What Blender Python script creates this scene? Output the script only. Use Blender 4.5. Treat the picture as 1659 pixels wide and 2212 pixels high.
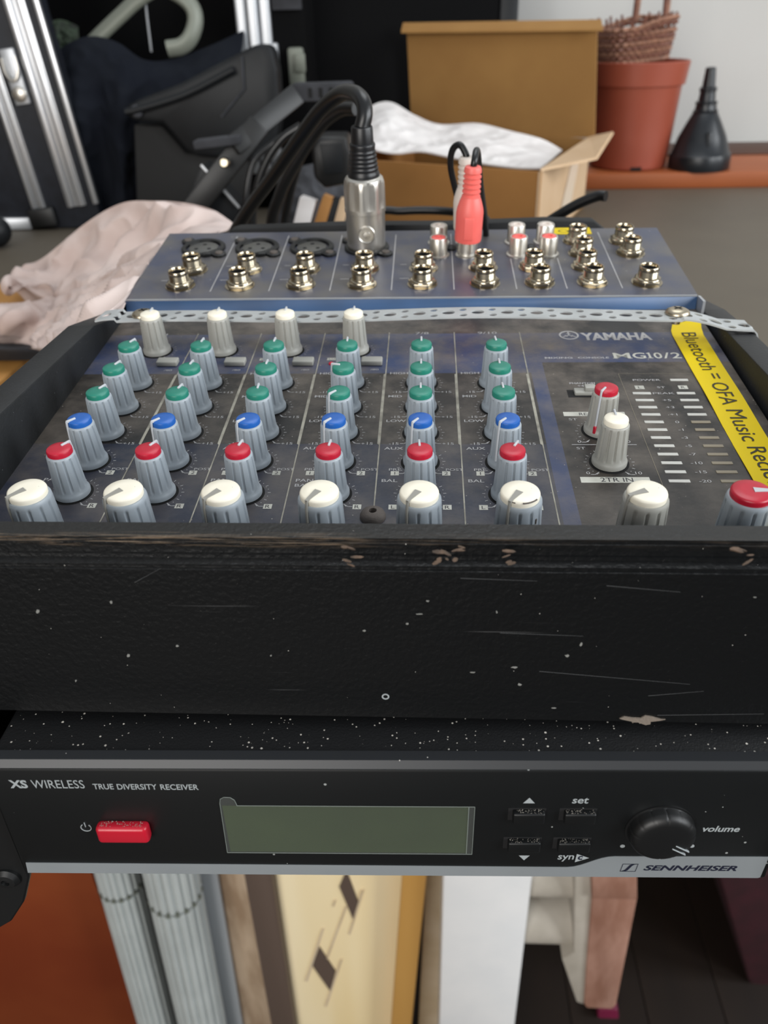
import bpy, bmesh, math, random
from mathutils import Vector, Matrix, noise
random.seed(7)
R = math.radians
SC = bpy.context.scene
for o in list(bpy.data.objects): bpy.data.objects.remove(o, do_unlink=True)
MM = 0.001
# ------------------------------------------------------------------ camera (calibrated from the photograph, mm)
IW, IH, FPX = 1659.0, 2212.0, 1750.0
CPOS = Vector((8.98, -135.81, 199.88)); YAW, PIT, ROL = -0.0591, 0.5502, -0.0256
cf = Vector((math.sin(YAW)*math.cos(PIT), math.cos(YAW)*math.cos(PIT), -math.sin(PIT)))
cr0 = Vector((math.cos(YAW), -math.sin(YAW), 0)); cu0 = cr0.cross(cf)
cr = cr0*math.cos(ROL)+cu0*math.sin(ROL); cu = -cr0*math.sin(ROL)+cu0*math.cos(ROL)
cd = bpy.data.cameras.new('camera'); cam = bpy.data.objects.new('camera', cd); SC.collection.objects.link(cam)
m = Matrix.Identity(4)
for i in range(3):
    m[i][0] = cr[i]; m[i][1] = cu[i]; m[i][2] = -cf[i]; m[i][3] = CPOS[i]*MM
cam.matrix_world = m
cd.sensor_fit = 'HORIZONTAL'; cd.sensor_width = 24.0; cd.lens = 24.0*FPX/IW
cd.clip_start = 0.01; cd.clip_end = 50
cd.dof.use_dof = True; cd.dof.focus_distance = 0.240; cd.dof.aperture_fstop = 15.0
SC.camera = cam
# ------------------------------------------------------------------ world, lights, exposure
w = bpy.data.worlds.new('room_light'); SC.world = w; w.use_nodes = True
bg = w.node_tree.nodes['Background']; bg.inputs[0].default_value = (0.90, 0.95, 1.0, 1); bg.inputs[1].default_value = 0.50
def area(name, loc, tgt, sx, sy, power, col):
    l = bpy.data.lights.new(name, 'AREA'); l.shape = 'RECTANGLE'; l.size = sx; l.size_y = sy; l.energy = power; l.color = col
    o = bpy.data.objects.new(name, l); SC.collection.objects.link(o); o.location = loc
    o.rotation_euler = (Vector(tgt)-Vector(loc)).to_track_quat('-Z', 'Y').to_euler(); return o
area('window_pane_light', (1.55, -0.75, 0.75), (0, 0.3, 0.0), 0.7, 1.1, 26, (0.93, 0.97, 1.0))
area('window_pane_light', (2.05, 0.15, 0.75), (0, 0.3, 0.0), 0.7, 1.1, 26, (0.93, 0.97, 1.0))
area('side_window_light', (-0.7, -1.9, 0.55), (0, 0.3, -0.35), 1.2, 1.2, 40, (1.0, 0.97, 0.93))
area('ceiling_light', (0.2, 0.9, 2.0), (0.1, 0.6, 0.0), 1.2, 1.2, 16, (0.95, 0.98, 1.0))
SC.view_settings.view_transform = 'Standard'; SC.view_settings.look = 'None'
SC.view_settings.exposure = 0.0; SC.view_settings.gamma = 1.0; SC.view_settings.use_curve_mapping = False

# ------------------------------------------------------------------ geometry helpers (mm in, metres out)
def at(px, py, Y):
    d = cf+cr*((px-IW/2)/FPX)-cu*((py-IH/2)/FPX); t = (Y-CPOS.y)/d.y
    return CPOS+d*t
def atz(px, py, Z):
    d = cf+cr*((px-IW/2)/FPX)-cu*((py-IH/2)/FPX); t = (Z-CPOS.z)/d.z
    return CPOS+d*t
class B:
    def __init__(s): s.v = []; s.f = []
    def add(s, vs, fs, M=None):
        n = len(s.v)
        for p in vs:
            p = Vector(p); s.v.append(M @ p if M else p)
        s.f += [tuple(i+n for i in f) for f in fs]; return s
    def box(s, x0, x1, y0, y1, z0, z1, r=0, seg=2, M=None):
        x0, x1 = min(x0, x1), max(x0, x1); y0, y1 = min(y0, y1), max(y0, y1); z0, z1 = min(z0, z1), max(z0, z1)
        vs = [(x, y, z) for x in (x0, x1) for y in (y0, y1) for z in (z0, z1)]
        fs = [(0, 1, 3, 2), (4, 6, 7, 5), (0, 4, 5, 1), (2, 3, 7, 6), (0, 2, 6, 4), (1, 5, 7, 3)]
        if r <= 0: return s.add(vs, fs, M)
        bm = bmesh.new(); bv = [bm.verts.new(v) for v in vs]
        for f in fs: bm.faces.new([bv[i] for i in f])
        bmesh.ops.bevel(bm, geom=bm.edges[:], offset=r, segments=seg, affect='EDGES', profile=0.5)
        return s.addbm(bm, M)
    def addbm(s, bm, M=None):
        bm.verts.index_update(); s.add([v.co.copy() for v in bm.verts], [[v.index for v in f.verts] for f in bm.faces], M); bm.free(); return s
    def prism(s, poly, z0, z1, M=None, r=0, seg=2):       # polygon in XY, extruded Z
        n = len(poly); vs = [(p[0], p[1], z0) for p in poly]+[(p[0], p[1], z1) for p in poly]
        fs = [tuple(range(n))[::-1], tuple(range(n, 2*n))]+[(i, (i+1) % n, (i+1) % n+n, i+n) for i in range(n)]
        if r <= 0: return s.add(vs, fs, M)
        bm = bmesh.new(); bv = [bm.verts.new(v) for v in vs]
        for f in fs: bm.faces.new([bv[i] for i in f])
        bmesh.ops.recalc_face_normals(bm, faces=bm.faces[:])
        bmesh.ops.bevel(bm, geom=bm.edges[:], offset=r, segments=seg, affect='EDGES', profile=0.5)
        return s.addbm(bm, M)
    def lathe(s, prof, n=32, M=None, mod=None, cap0=True, cap1=True):   # prof: list of (r, h)
        vs = []; fs = []
        for k, (r, h) in enumerate(prof):
            for i in range(n):
                a = 2*math.pi*i/n; rr = r*(mod(a, k) if mod else 1); vs.append((rr*math.cos(a), rr*math.sin(a), h))
        for k in range(len(prof)-1):
            for i in range(n):
                j = (i+1) % n; fs.append((k*n+i, k*n+j, (k+1)*n+j, (k+1)*n+i))
        if cap0: fs.append(tuple(range(n))[::-1])
        if cap1: fs.append(tuple((len(prof)-1)*n+i for i in range(n)))
        return s.add(vs, fs, M)
    def tube(s, pts, r, n=12, smooth=6, M=None, flat=1.0):
        pts = [Vector(p) for p in pts]
        if smooth and len(pts) > 2:
            q = [2*pts[0]-pts[1]]+pts+[2*pts[-1]-pts[-2]]; out = []
            for i in range(1, len(q)-2):
                for k in range(smooth):
                    out.append(cat(q[i-1], q[i], q[i+1], q[i+2], k/smooth))
            out.append(pts[-1]); pts = out
        vs = []; fs = []; prev = None; rr = r if callable(r) else (lambda t: r)
        for i, p in enumerate(pts):
            t = (pts[min(i+1, len(pts)-1)]-pts[max(i-1, 0)]).normalized()
            if prev is None: a = t.orthogonal().normalized()
            else: a = (prev-t*prev.dot(t)).normalized()
            prev = a; b = t.cross(a); q = rr(i/(len(pts)-1))
            for k in range(n):
                g = 2*math.pi*k/n; vs.append(p+a*(q*math.cos(g))+b*(q*flat*math.sin(g)))
        for i in range(len(pts)-1):
            for k in range(n):
                j = (k+1) % n; fs.append((i*n+k, i*n+j, (i+1)*n+j, (i+1)*n+k))
        fs.append(tuple(range(n))[::-1]); fs.append(tuple((len(pts)-1)*n+k for k in range(n)))
        return s.add(vs, fs, M)
    def quad(s, a, b, c, d, M=None): return s.add([a, b, c, d], [(0, 1, 2, 3)], M)
    def mesh(s, name, smooth=True, ang=38, sub=None):
        me = bpy.data.meshes.new(name)
        me.from_pydata([(v[0]*MM, v[1]*MM, v[2]*MM) for v in s.v], [], s.f); me.validate()
        bm = bmesh.new(); bm.from_mesh(me); bmesh.ops.recalc_face_normals(bm, faces=bm.faces[:]); bm.to_mesh(me); bm.free()
        if smooth:
            me.polygons.foreach_set('use_smooth', [True]*len(me.polygons)); me.set_sharp_from_angle(angle=R(ang))
        me.update(); return me
def cat(a, b, c, d, t):
    return 0.5*((2*b)+(c-a)*t+(2*a-5*b+4*c-d)*t*t+(3*b-a-3*c+d)*t*t*t)
def T(x, y, z): return Matrix.Translation(Vector((x, y, z)))
def RX(a): return Matrix.Rotation(a, 4, 'X')
def RY(a): return Matrix.Rotation(a, 4, 'Y')
def RZ(a): return Matrix.Rotation(a, 4, 'Z')
WM = {}
def _mm(M):
    M = M.copy(); M.translation = M.translation*MM; return M
def empty(name, label, cat_, loc, group=None):
    o = bpy.data.objects.new(name, None); SC.collection.objects.link(o); o.empty_display_size = 0.01
    o.location = Vector(loc)*MM; o['label'] = label; o['category'] = cat_
    if group: o['group'] = group
    WM[o.name] = _mm(T(*loc)); return o
def part(name, b, mat, parent, M=None, label=None, smooth=True, ang=38, kind=None):
    """M: matrix (mm) taking the mesh to world"""
    me = b if isinstance(b, bpy.types.Mesh) else b.mesh(name, smooth, ang)
    if mat is not None and not me.materials: me.materials.append(mat)
    o = bpy.data.objects.new(name, me); SC.collection.objects.link(o)
    W_ = _mm(M) if M is not None else Matrix.Identity(4)
    if parent is not None:
        o.parent = parent; o.matrix_local = WM[parent.name].inverted() @ W_
    else: o.matrix_world = W_
    WM[o.name] = W_
    if label: o['label'] = label
    if kind: o['kind'] = kind
    return o
def single(name, b, mat, label, cat_, M=None, group=None, **k):
    o = part(name, b, mat, None, M, label, **k); o['category'] = cat_
    if group: o['group'] = group
    return o

# ------------------------------------------------------------------ lettering
_tc = {}
def _raw(s, bold, shear):
    k = (s, bold, shear)
    if k in _tc: return _tc[k]
    c = bpy.data.curves.new('t', 'FONT'); c.body = s; c.size = 1; c.offset = bold; c.shear = shear; c.resolution_u = 3
    o = bpy.data.objects.new('t', c); SC.collection.objects.link(o)
    bpy.context.view_layer.update()
    me = o.evaluated_get(bpy.context.evaluated_depsgraph_get()).to_mesh()
    vs = [tuple(v.co) for v in me.vertices]; fs = [tuple(p.vertices) for p in me.polygons]
    o.to_mesh_clear(); bpy.data.objects.remove(o, do_unlink=True); bpy.data.curves.remove(c)
    _tc[k] = (vs, fs); return _tc[k]
def text(b, s, cap, x, y, align='L', width=None, bold=0.0, shear=0.0, rot=0.0, M=None, z=0.0, sx=1.0):
    vs, fs = _raw(s, bold, shear)
    if not vs: return
    hv, _ = _raw('H', bold, 0.0); ch = max(v[1] for v in hv)-min(v[1] for v in hv)
    k = cap/ch; x0 = min(v[0] for v in vs); x1 = max(v[0] for v in vs)
    kx = k*sx if width is None else width/(x1-x0)
    off = {'L': x0, 'C': (x0+x1)/2, 'R': x1}[align]; c, sn = math.cos(rot), math.sin(rot); out = []
    for v in vs:
        a, d = (v[0]-off)*kx, v[1]*k
        out.append((x+a*c-d*sn, y+a*sn+d*c, z))
    b.add(out, fs, M)

# ------------------------------------------------------------------ materials
def lin(h):
    h = h.lstrip('#'); c = [int(h[i:i+2], 16)/255 for i in (0, 2, 4)]
    return tuple((x/12.92 if x <= .04045 else ((x+.055)/1.055)**2.4) for x in c)+(1,)
def mat(name, col, rough=.5, metal=0., spec=.5, col2=None, vs=40., vd=3., stretch=(1, 1, 1), bump=0., bs=600., speck=0., ss=400., sc='#d8d4cc', coat=0., zones=None, trans=0., alpha=1., sheen=0., rvar=0.):
    M = bpy.data.materials.new(name); M.use_nodes = True; nt = M.node_tree; N = nt.nodes; L = nt.links
    p = N['Principled BSDF']; p.inputs['Roughness'].default_value = rough; p.inputs['Metallic'].default_value = metal
    p.inputs['Specular IOR Level'].default_value = spec; p.inputs['Coat Weight'].default_value = coat
    p.inputs['Transmission Weight'].default_value = trans; p.inputs['Alpha'].default_value = alpha
    p.inputs['Sheen Weight'].default_value = sheen
    tc = N.new('ShaderNodeTexCoord'); mp = N.new('ShaderNodeMapping'); mp.inputs['Scale'].default_value = stretch
    L.new(tc.outputs['Object'], mp.inputs[0])
    def rgb(c):
        n = N.new('ShaderNodeRGB'); n.outputs[0].default_value = lin(c); return n.outputs[0]
    def mix(f, a, b):
        n = N.new('ShaderNodeMix'); n.data_type = 'RGBA'; L.new(f, n.inputs[0]); L.new(a, n.inputs[6]); L.new(b, n.inputs[7]); return n.outputs[2]
    def math_(op, a, b=None, clamp=False):
        n = N.new('ShaderNodeMath'); n.operation = op; n.use_clamp = clamp
        for i, q in enumerate((a, b)):
            if q is None: continue
            if isinstance(q, (int, float)): n.inputs[i].default_value = q
            else: L.new(q, n.inputs[i])
        return n.outputs[0]
    def noi(s, d=3., vec=None, ro=.55):
        n = N.new('ShaderNodeTexNoise'); n.inputs['Scale'].default_value = s; n.inputs['Detail'].default_value = d; n.inputs['Roughness'].default_value = ro
        L.new(vec or mp.outputs[0], n.inputs['Vector']); return n.outputs['Fac']
    def ramp(f, lo, hi):
        n = N.new('ShaderNodeMapRange'); n.inputs[1].default_value = lo; n.inputs[2].default_value = hi; L.new(f, n.inputs[0]); return n.outputs[0]
    c = rgb(col); nf = None
    if zones: c = zones(N, L, tc, rgb, mix, math_, noi, ramp)
    if col2:
        nf = ramp(noi(vs, vd), .35, .65); c = mix(nf, c, rgb(col2))
    if speck > 0:
        vo = N.new('ShaderNodeTexVoronoi'); vo.inputs['Scale'].default_value = ss; L.new(tc.outputs['Object'], vo.inputs['Vector'])
        sep = N.new('ShaderNodeSeparateColor'); L.new(vo.outputs['Color'], sep.inputs[0])
        th = math_('MULTIPLY', math_('POWER', sep.outputs[0], 3.0), speck)
        f = math_('LESS_THAN', vo.outputs['Distance'], th); c = mix(f, c, rgb(sc))
    L.new(c, p.inputs['Base Color'])
    if rvar and nf is not None:
        L.new(math_('ADD', math_('MULTIPLY', nf, rvar), rough, True), p.inputs['Roughness'])
    if bump > 0:
        bn = N.new('ShaderNodeBump'); bn.inputs['Strength'].default_value = bump; bn.inputs['Distance'].default_value = 0.0004
        L.new(noi(bs, 4.), bn.inputs['Height']); L.new(bn.outputs[0], p.inputs['Normal'])
    return M
def panel_zones(N, L, tc, rgb, mix, math_, noi, ramp):
    sp = N.new('ShaderNodeSeparateXYZ'); L.new(tc.outputs['Object'], sp.inputs[0]); x, s = sp.outputs[0], sp.outputs[1]
    gt = lambda a, v: math_('GREATER_THAN', a, v*MM)
    lt = lambda a, v: math_('LESS_THAN', a, v*MM)
    mul = lambda a, b: math_('MULTIPLY', a, b)
    navy = rgb('#1f2536'); blue = rgb('#2c3a5c'); black = rgb('#15110f'); dust = rgb('#6e655c')
    c = navy
    c = mix(mul(gt(s, 38.3), lt(s, 87)), c, black)               # equaliser band
    c = mix(mul(gt(s, 87), lt(s, 121)), c, blue)
    c = mix(gt(s, 121), c, rgb('#25221f'))
    c = mix(mul(gt(x, 47.7), lt(s, 121)), c, rgb('#2b385a'))
    c = mix(mul(gt(x, 52.6), lt(s, 95.3)), c, black)
    n = noi(28., 6., tc.outputs['Object'], .62); n2 = noi(90., 4., tc.outputs['Object'], .6)
    up = N.new('ShaderNodeMapRange'); up.inputs[1].default_value = -.02; up.inputs[2].default_value = .13; up.inputs[3].default_value = .42; up.inputs[4].default_value = 1.1; L.new(s, up.inputs[0])
    f = mul(ramp(mul(math_('ADD', n, math_('MULTIPLY', n2, .5)), .667), .42, .66), up.outputs[0])
    return mix(f, c, dust)
def wear_zones(N, L, tc, rgb, mix, math_, noi, ramp):
    sp = N.new('ShaderNodeSeparateXYZ'); L.new(tc.outputs['Object'], sp.inputs[0]); x, y, z = sp.outputs
    mp = N.new('ShaderNodeMapping'); mp.inputs['Scale'].default_value = (.05, 1, 1); L.new(tc.outputs['Object'], mp.inputs[0])
    mul = lambda a, b: math_('MULTIPLY', a, b)
    base = rgb('#0c0d0e')
    n = noi(1500., 5., mp.outputs[0], .65); n2 = noi(22., 3., tc.outputs['Object'])
    # rubbed edge: bare wood where hands wear the front edge
    zb = N.new('ShaderNodeMapRange'); zb.inputs[1].default_value = .0960; zb.inputs[2].default_value = .0978; L.new(z, zb.inputs[0])
    yb = N.new('ShaderNodeMapRange'); yb.inputs[1].default_value = .0205; yb.inputs[2].default_value = .0150; L.new(y, yb.inputs[0])
    left = N.new('ShaderNodeMapRange'); left.inputs[1].default_value = .045; left.inputs[2].default_value = -.07; L.new(x, left.inputs[0])
    w_ = mul(mul(zb.outputs[0], yb.outputs[0]), mul(ramp(n, .48, .66), ramp(n2, .35, .6)))
    w_ = mul(w_, math_('ADD', mul(left.outputs[0], 1.5), .12))
    c = mix(math_('MINIMUM', w_, 1.), base, rgb('#b39a80'))
    # long fine scratches
    m2 = N.new('ShaderNodeMapping'); m2.inputs['Scale'].default_value = (14, 1, 900); m2.inputs['Rotation'].default_value = (0, .03, 0); L.new(tc.outputs['Object'], m2.inputs[0])
    s2 = noi(1., 2., m2.outputs[0]); c = mix(mul(ramp(s2, .70, .76), .35), c, rgb('#6d6d6e'))
    return c
PAL = {}
def P(k): return PAL[k]
PAL.update( panel=mat('console_panel', '#20222c', .42, bump=.15, bs=900, speck=.10, ss=520, sc='#9a948c', zones=panel_zones),
 jackpanel=mat('jack_panel', '#3c4258', .3, col2='#5d5a57', vs=34, vd=5., speck=.08, ss=400, bump=.05, bs=800, rvar=.12),
 blue=mat('blue_enamel', '#35567f', .42, col2='#2c4668', vs=25, speck=.06, ss=120),
 print_w=mat('panel_print', '#a9a8a8', .6), print_cream=mat('line_print', '#aaa698', .6, col2='#7f7b70', vs=160), print_box=mat('box_print', '#c3c2b8', .6, col2='#a8a79e', vs=120),
 print_dk=mat('dark_print', '#2c2a30', .6), print_dim=mat('dim_bar', '#857c6a', .5),
 knob=mat('knob_grey', '#929ba3', .42, col2='#9aa1a7', vs=30, spec=.5, bump=.06, bs=500, speck=.05, ss=700),
 knob_warm=mat('knob_grey_warm', '#96968f', .45, col2='#a09e98', vs=30, speck=.05, ss=700),
 ptr=mat('pointer_grey', '#b3b6ba', .45), ptr_dk=mat('pointer_dark', '#8e8c85', .5),
 cap_w=mat('cap_ivory', '#eee8d8', .4, col2='#e6dfcb', vs=60, speck=.07, ss=300, sc='#8c8578'),
 cap_g=mat('cap_green', '#1c7460', .38, col2='#22796a', vs=60), cap_b=mat('cap_blue', '#1c58a6', .35),
 cap_r=mat('cap_red', '#b0182f', .35, col2='#a81a30', vs=80, speck=.06, ss=500, sc='#c77b85'),
 black=mat('black_plastic', '#0d0e0f', .45), blackm=mat('matt_black', '#0c0d0e', .75), hole=mat('dark_hole', '#050505', .9),
 nickel=mat('nickel', '#aca28e', .2, 1.), silver=mat('brushed_silver', '#cfcbc3', .36, .95, bump=.04, bs=900), steel=mat('screw_steel', '#b5aa95', .35, 1.), rust=mat('dusty_screw', '#5e5752', .7, .3, bump=.4, bs=900),
 zinc=mat('galvanised_strap', '#b2b5b5', .5, .15, col2='#a6a9a9', vs=80),
 wood_blk=mat('black_painted_wood', '#17181a', .34, bump=.6, bs=650, speck=.05, ss=420, zones=wear_zones),
 side_blk=mat('black_painted_side', '#0f1113', .5, col2='#16181b', vs=60, bump=.35, bs=900, speck=.09, ss=260, sc='#5c5f60'),
 rcv=mat('receiver_face', '#0b0d0e', .42, speck=.10, ss=260, sc='#8f9290'), rcv_top=mat('receiver_top', '#090a0c', .5, speck=.27, ss=850, sc='#c4bfb6', bump=.3, bs=2000),
 bevel=mat('receiver_bevel', '#26282b', .45, speck=.05, ss=300),
 strip=mat('silver_strip', '#868b8e', .45, .1, col2='#7f8487', vs=20), print_s=mat('silver_print', '#9aa0a2', .5), print_navy=mat('navy_print', '#15182a', .5),
 red=mat('red_button', '#b1182b', .32, speck=.0), lcd=mat('lcd_glass', '#2c381c', .22, col2='#202a14', vs=18, speck=.05, ss=160, sc='#9fa890', spec=.35),
 film=mat('clear_film', '#aeb4ae', .3, alpha=.05, spec=.3), filmedge=mat('film_edge', '#8d9590', .3, alpha=.55),
 dustm=mat('dust', '#9d978e', .9), yellow=mat('yellow_tape', '#e0c400', .5, spec=.25), yprint=mat('tape_print', '#2a2405', .6),
 rca_red=mat('red_rubber', '#e2605a', .45, col2='#e66a62', vs=60), rca_white=mat('white_rubber', '#cfc5bc', .5),
 rub=mat('black_rubber', '#101114', .38), cable=mat('cable_black', '#0e0f11', .33),
 card=mat('cardboard', '#a4733c', .8, col2='#9c6c37', vs=20, bump=.1, bs=300), card_in=mat('cardboard_inside', '#97703c', .85, col2='#8f6836', vs=14), card_lt=mat('cardboard_light', '#c8ab8a', .8, col2='#c0a17e', vs=20),
 tape=mat('packing_tape', '#dccab4', .35), paper=mat('white_paper', '#dcd8d6', .75, col2='#cfcac8', vs=25, bump=.5, bs=60),
 terra=mat('terracotta_plastic', '#8f4330', .42, col2='#964a36', vs=12), wicker=mat('wicker', '#7a4d3c', .6, col2='#5a3528', vs=200), wicker_l=mat('wicker_light', '#9a6f58', .6, col2='#74503f', vs=200),
 funnel=mat('dark_funnel', '#14181d', .35), plank=mat('orange_wood', '#a3572a', .5, col2='#8e4a24', vs=18, stretch=(.12, 1, 1)), roomwall=mat('room_wall', '#6b5a48', .8), darktrim=mat('ledge_shade', '#4a2a1a', .6), wall=mat('white_wall', '#bdbdba', .85, col2='#b9b8b4', vs=3, bump=.1, bs=120),
 tablet=mat('grey_tabletop', '#5a5245', .6, col2='#554d41', vs=9), fabric=mat('pink_cloth', '#cdbdb7', .9, col2='#b8a49d', vs=22, bump=.25, bs=1500),
 lam=mat('case_laminate', '#15171d', .5, spec=.25, bump=.5, bs=500, col2='#1b1e25', vs=80), alu=mat('aluminium', '#c9ccd0', .33, .9), alu_w=mat('white_metal_edge', '#b9bcc0', .4, .6),
 jacket=mat('black_jacket', '#10131b', .9, spec=.1, col2='#171a20', vs=16, bump=.3, bs=900), hard=mat('dark_case_plastic', '#0d0f12', .5, spec=.3, col2='#15181b', vs=18), greyfab=mat('grey_fabric', '#3a3b40', .85, col2='#26272b', vs=30),
 camo=mat('camouflage_cloth', '#2d3a2a', .9, col2='#191d17', vs=90), gtube=mat('grey_green_tube', '#767a70', .5, .2), deep=mat('very_dark_cabinet', '#050506', .8, spec=.1),
 tanwood=mat('light_board', '#b98645', .6, col2='#ad7b3e', vs=12, stretch=(.2, 1, 1)),
 floorm=mat('dark_floor', '#1c140f', .5, col2='#241a13', vs=14, stretch=(1, .15, 1)), fluted=mat('grey_pvc', '#b6bcbb', .5, col2='#aeb4b3', vs=20), pvc=mat('grey_pvc_smooth', '#b4b9bd', .45),
 sawn=mat('sawn_timber', '#cdb69c', .8, col2='#a48a70', vs=45, stretch=(1, 1, .25), bump=1., bs=220), umber=mat('brown_rail', '#5a4b42', .6), pale=mat('pale_varnished_wood', '#ffeec6', .35, col2='#f2d8a0', vs=9, stretch=(1, 1, .1), coat=.4), pale2=mat('varnished_pine', '#c99a55', .45, col2='#bd8c46', vs=12, stretch=(1, 1, .1)),
 wpaint=mat('white_paint', '#eeeeee', .5, col2='#e8e9ea', vs=20, bump=.15, bs=120), beige=mat('cream_board', '#d2c0a6', .6, col2='#c6b294', vs=25), dowel=mat('whitewashed_dowel', '#b4ada2', .6, col2='#a59e92', vs=30), pinkw=mat('bare_pink_wood', '#a98170', .7, col2='#8e6553', vs=60, stretch=(1, 1, .3), bump=.3, bs=200),
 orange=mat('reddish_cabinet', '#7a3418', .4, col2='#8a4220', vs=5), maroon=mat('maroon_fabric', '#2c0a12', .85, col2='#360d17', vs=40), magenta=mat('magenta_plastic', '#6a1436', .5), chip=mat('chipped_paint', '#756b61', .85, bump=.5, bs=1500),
 fleck=mat('paint_fleck', '#7c7c78', .8), scr=mat('scratch_grey', '#4c4d4e', .7), barewood=mat('bare_wood', '#5f4c3d', .8, col2='#3a3028', vs=300, bump=.5, bs=900), insert=mat('socket_insert', '#4a4a48', .55, col2='#55544f', vs=120), ledw=mat('label_bar', '#bdbcb6', .5), darkrec=mat('recess', '#08080a', .8),
)
YZX = Matrix(((0, 0, 1), (1, 0, 0), (0, 1, 0))).to_4x4()      # polygon drawn in (Y, Z), extruded along X
XZY = Matrix(((1, 0, 0), (0, 0, -1), (0, 1, 0))).to_4x4()     # local x->X, y->Z, z->-Y (faces the viewer)
# ================================================================= SETTING
def structure(name, b, mt, **k):
    o = part(name, b, mt, None, **k); o['kind'] = 'structure'; return o
FZ = -900.
structure('floor', B().box(-2500, 2500, -3000, 1300, FZ-20, FZ-1.5), P('blackm'))
fl = bpy.data.objects['floor']
bd = 0
plankme = B().box(-48.5, 48.5, -1090, 1090, -1.5, 0, .5, 1).mesh('floor_board'); plankme.materials.append(P('floorm'))
for i in range(-10, 15):
    o = bpy.data.objects.new('floor_board', plankme); SC.collection.objects.link(o); o.parent = fl
    o.location = ((150+i*98)*MM, 200*MM, FZ*MM)
structure('wall_back', B().box(-2500, 2500, 1255, 1300, FZ, 1700), P('wall'))
structure('wall_left', B().box(-2500, -2450, -3000, 1300, FZ, 1700), P('roomwall'))
structure('wall_front', B().box(-2500, 2500, -3000, -2950, FZ, 1700), P('roomwall'))
structure('wall_right', B().box(2450, 2500, -3000, 1300, FZ, 1700), P('roomwall'))
structure('shade_strip_1', B().box(141, 2400, 1140, 1254, 18.1, 20.5, .5), P('darktrim'))  # thin dark brown strip, paints the shade along the back of the ledge
# table that carries everything
tab = empty('table', 'grey brown table top under the mixer case, cardboard box and cloth', 'table', (0, 500, FZ))
TG = .2
part('table_top', B().box(-760, 760, 26, 998, -20, -TG, 3), P('tablet'), tab)
for sx in (-735, 735):
    for sy in (70, 960): part('leg', B().box(sx-20, sx+20, sy-20, sy+20, FZ, -20, 2), P('umber'), tab)
# window board along the wall
single('window_board', B().box(140, 2400, 1000, 1254, -1.5, 18, 2), P('plank'), 'orange brown wooden ledge under the terracotta pot and the funnel', 'shelf')
single('window_board_support', B().box(140, 2400, 1030, 1250, FZ, -1.6, 0), P('tablet'), 'grey brown cabinet body carrying the orange wooden ledge', 'cabinet')

# ================================================================= WOODEN CASE
case = empty('mixer_case', 'black painted wooden box around the mixer with worn scuffed front edge', 'case', (1, 150, 0))
fb = B().box(-119.4, 122.7, 12.5, 25.0, 47.4, 98.2)
bm = bmesh.new()
vs = [bm.verts.new((x, y, z)) for x in (-119.4, 122.7) for y in (12.5, 25.0) for z in (46.6, 98.4)]
for f in [(0, 1, 3, 2), (4, 6, 7, 5), (0, 4, 5, 1), (2, 3, 7, 6), (0, 2, 6, 4), (1, 5, 7, 3)]: bm.faces.new([vs[i] for i in f])
bmesh.ops.bevel(bm, geom=[e for e in bm.edges if abs(e.verts[0].co.y-12.5) < .1 and abs(e.verts[1].co.y-12.5) < .1 and e.verts[0].co.z > 98 and e.verts[1].co.z > 98], offset=4.5, segments=6, affect='EDGES')
bmesh.ops.bevel(bm, geom=[e for e in bm.edges if e.calc_length() > 200 and len(e.link_faces) == 2 and e.calc_face_angle() > 1.2], offset=.9, segments=2, affect='EDGES')
fb = B().addbm(bm)
part('front_board', fb, P('wood_blk'), case)
chp = B()
for (x, y, z, s) in [(63.5, 12.42, 49.5, 4.2), (1.8, 12.42, 62.5, .0)]:
    if s:
        pts = [(x+s*1.5*math.cos(a)*(.7+.3*math.sin(3*a)), z-1.2+s*.35*math.sin(a)*(.8+.4*math.cos(5*a))) for a in [i*math.pi/9 for i in range(18)]]
        chp.prism(pts, 0, .35, T(0, y, 0) @ XZY)
part('paint_chip', chp, P('chip'), case)
for (cx_, cy_, w_, h_) in ((787, 1362, 5, 2.5), (1255, 1392, 3.5, 5), (1111, 1441, 8, 2.5), (164, 1470, 2, 3), (383, 1395, 4, 2.5), (1225, 1416, 5, 3), (278, 1416, 4, 4), (82, 1320, 4, 5), (240, 1300, 3, 4), (924, 1298, 5, 2), (905, 1326, 9, 1), (880, 1347, 4, 3), (1021, 1452, 7, 1.2), (1122, 1478, 5, 3), (1196, 1529, 9, 1.6), (585, 1416, 2, 2), (1073, 1322, 2, 4), (1630, 1290, 4, 1)):
    ks = [random.uniform(.55, 1.1) for _ in range(9)]
    q = [at(cx_+w_*ks[i]*math.cos(i*2*math.pi/9), cy_+h_*ks[i]*math.sin(i*2*math.pi/9), 12.5) for i in range(9)]
    part('paint_chip', B().prism([(p.x, p.z) for p in q][::-1], 0, .12, T(0, 12.5, 0) @ XZY), P('fleck'), case)
for (x0, y0, x1, y1) in ((995, 1249, 1160, 1255), (1310, 1265, 1470, 1279), (1080, 1367, 1260, 1374), (1165, 1450, 1490, 1478), (1400, 1503, 1520, 1493), (291, 1258, 348, 1227), (1420, 1545, 1650, 1542)):
    a_, b_ = at(x0, y0, 12.5), at(x1, y1, 12.5); h_ = .05
    part('scratch', B().prism([(a_.x, a_.z-h_), (b_.x, b_.z-h_*.4), (b_.x, b_.z+h_*.4), (a_.x, a_.z+h_)], 0, .06, T(0, 12.5, 0) @ XZY), P('scr'), case)
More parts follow.
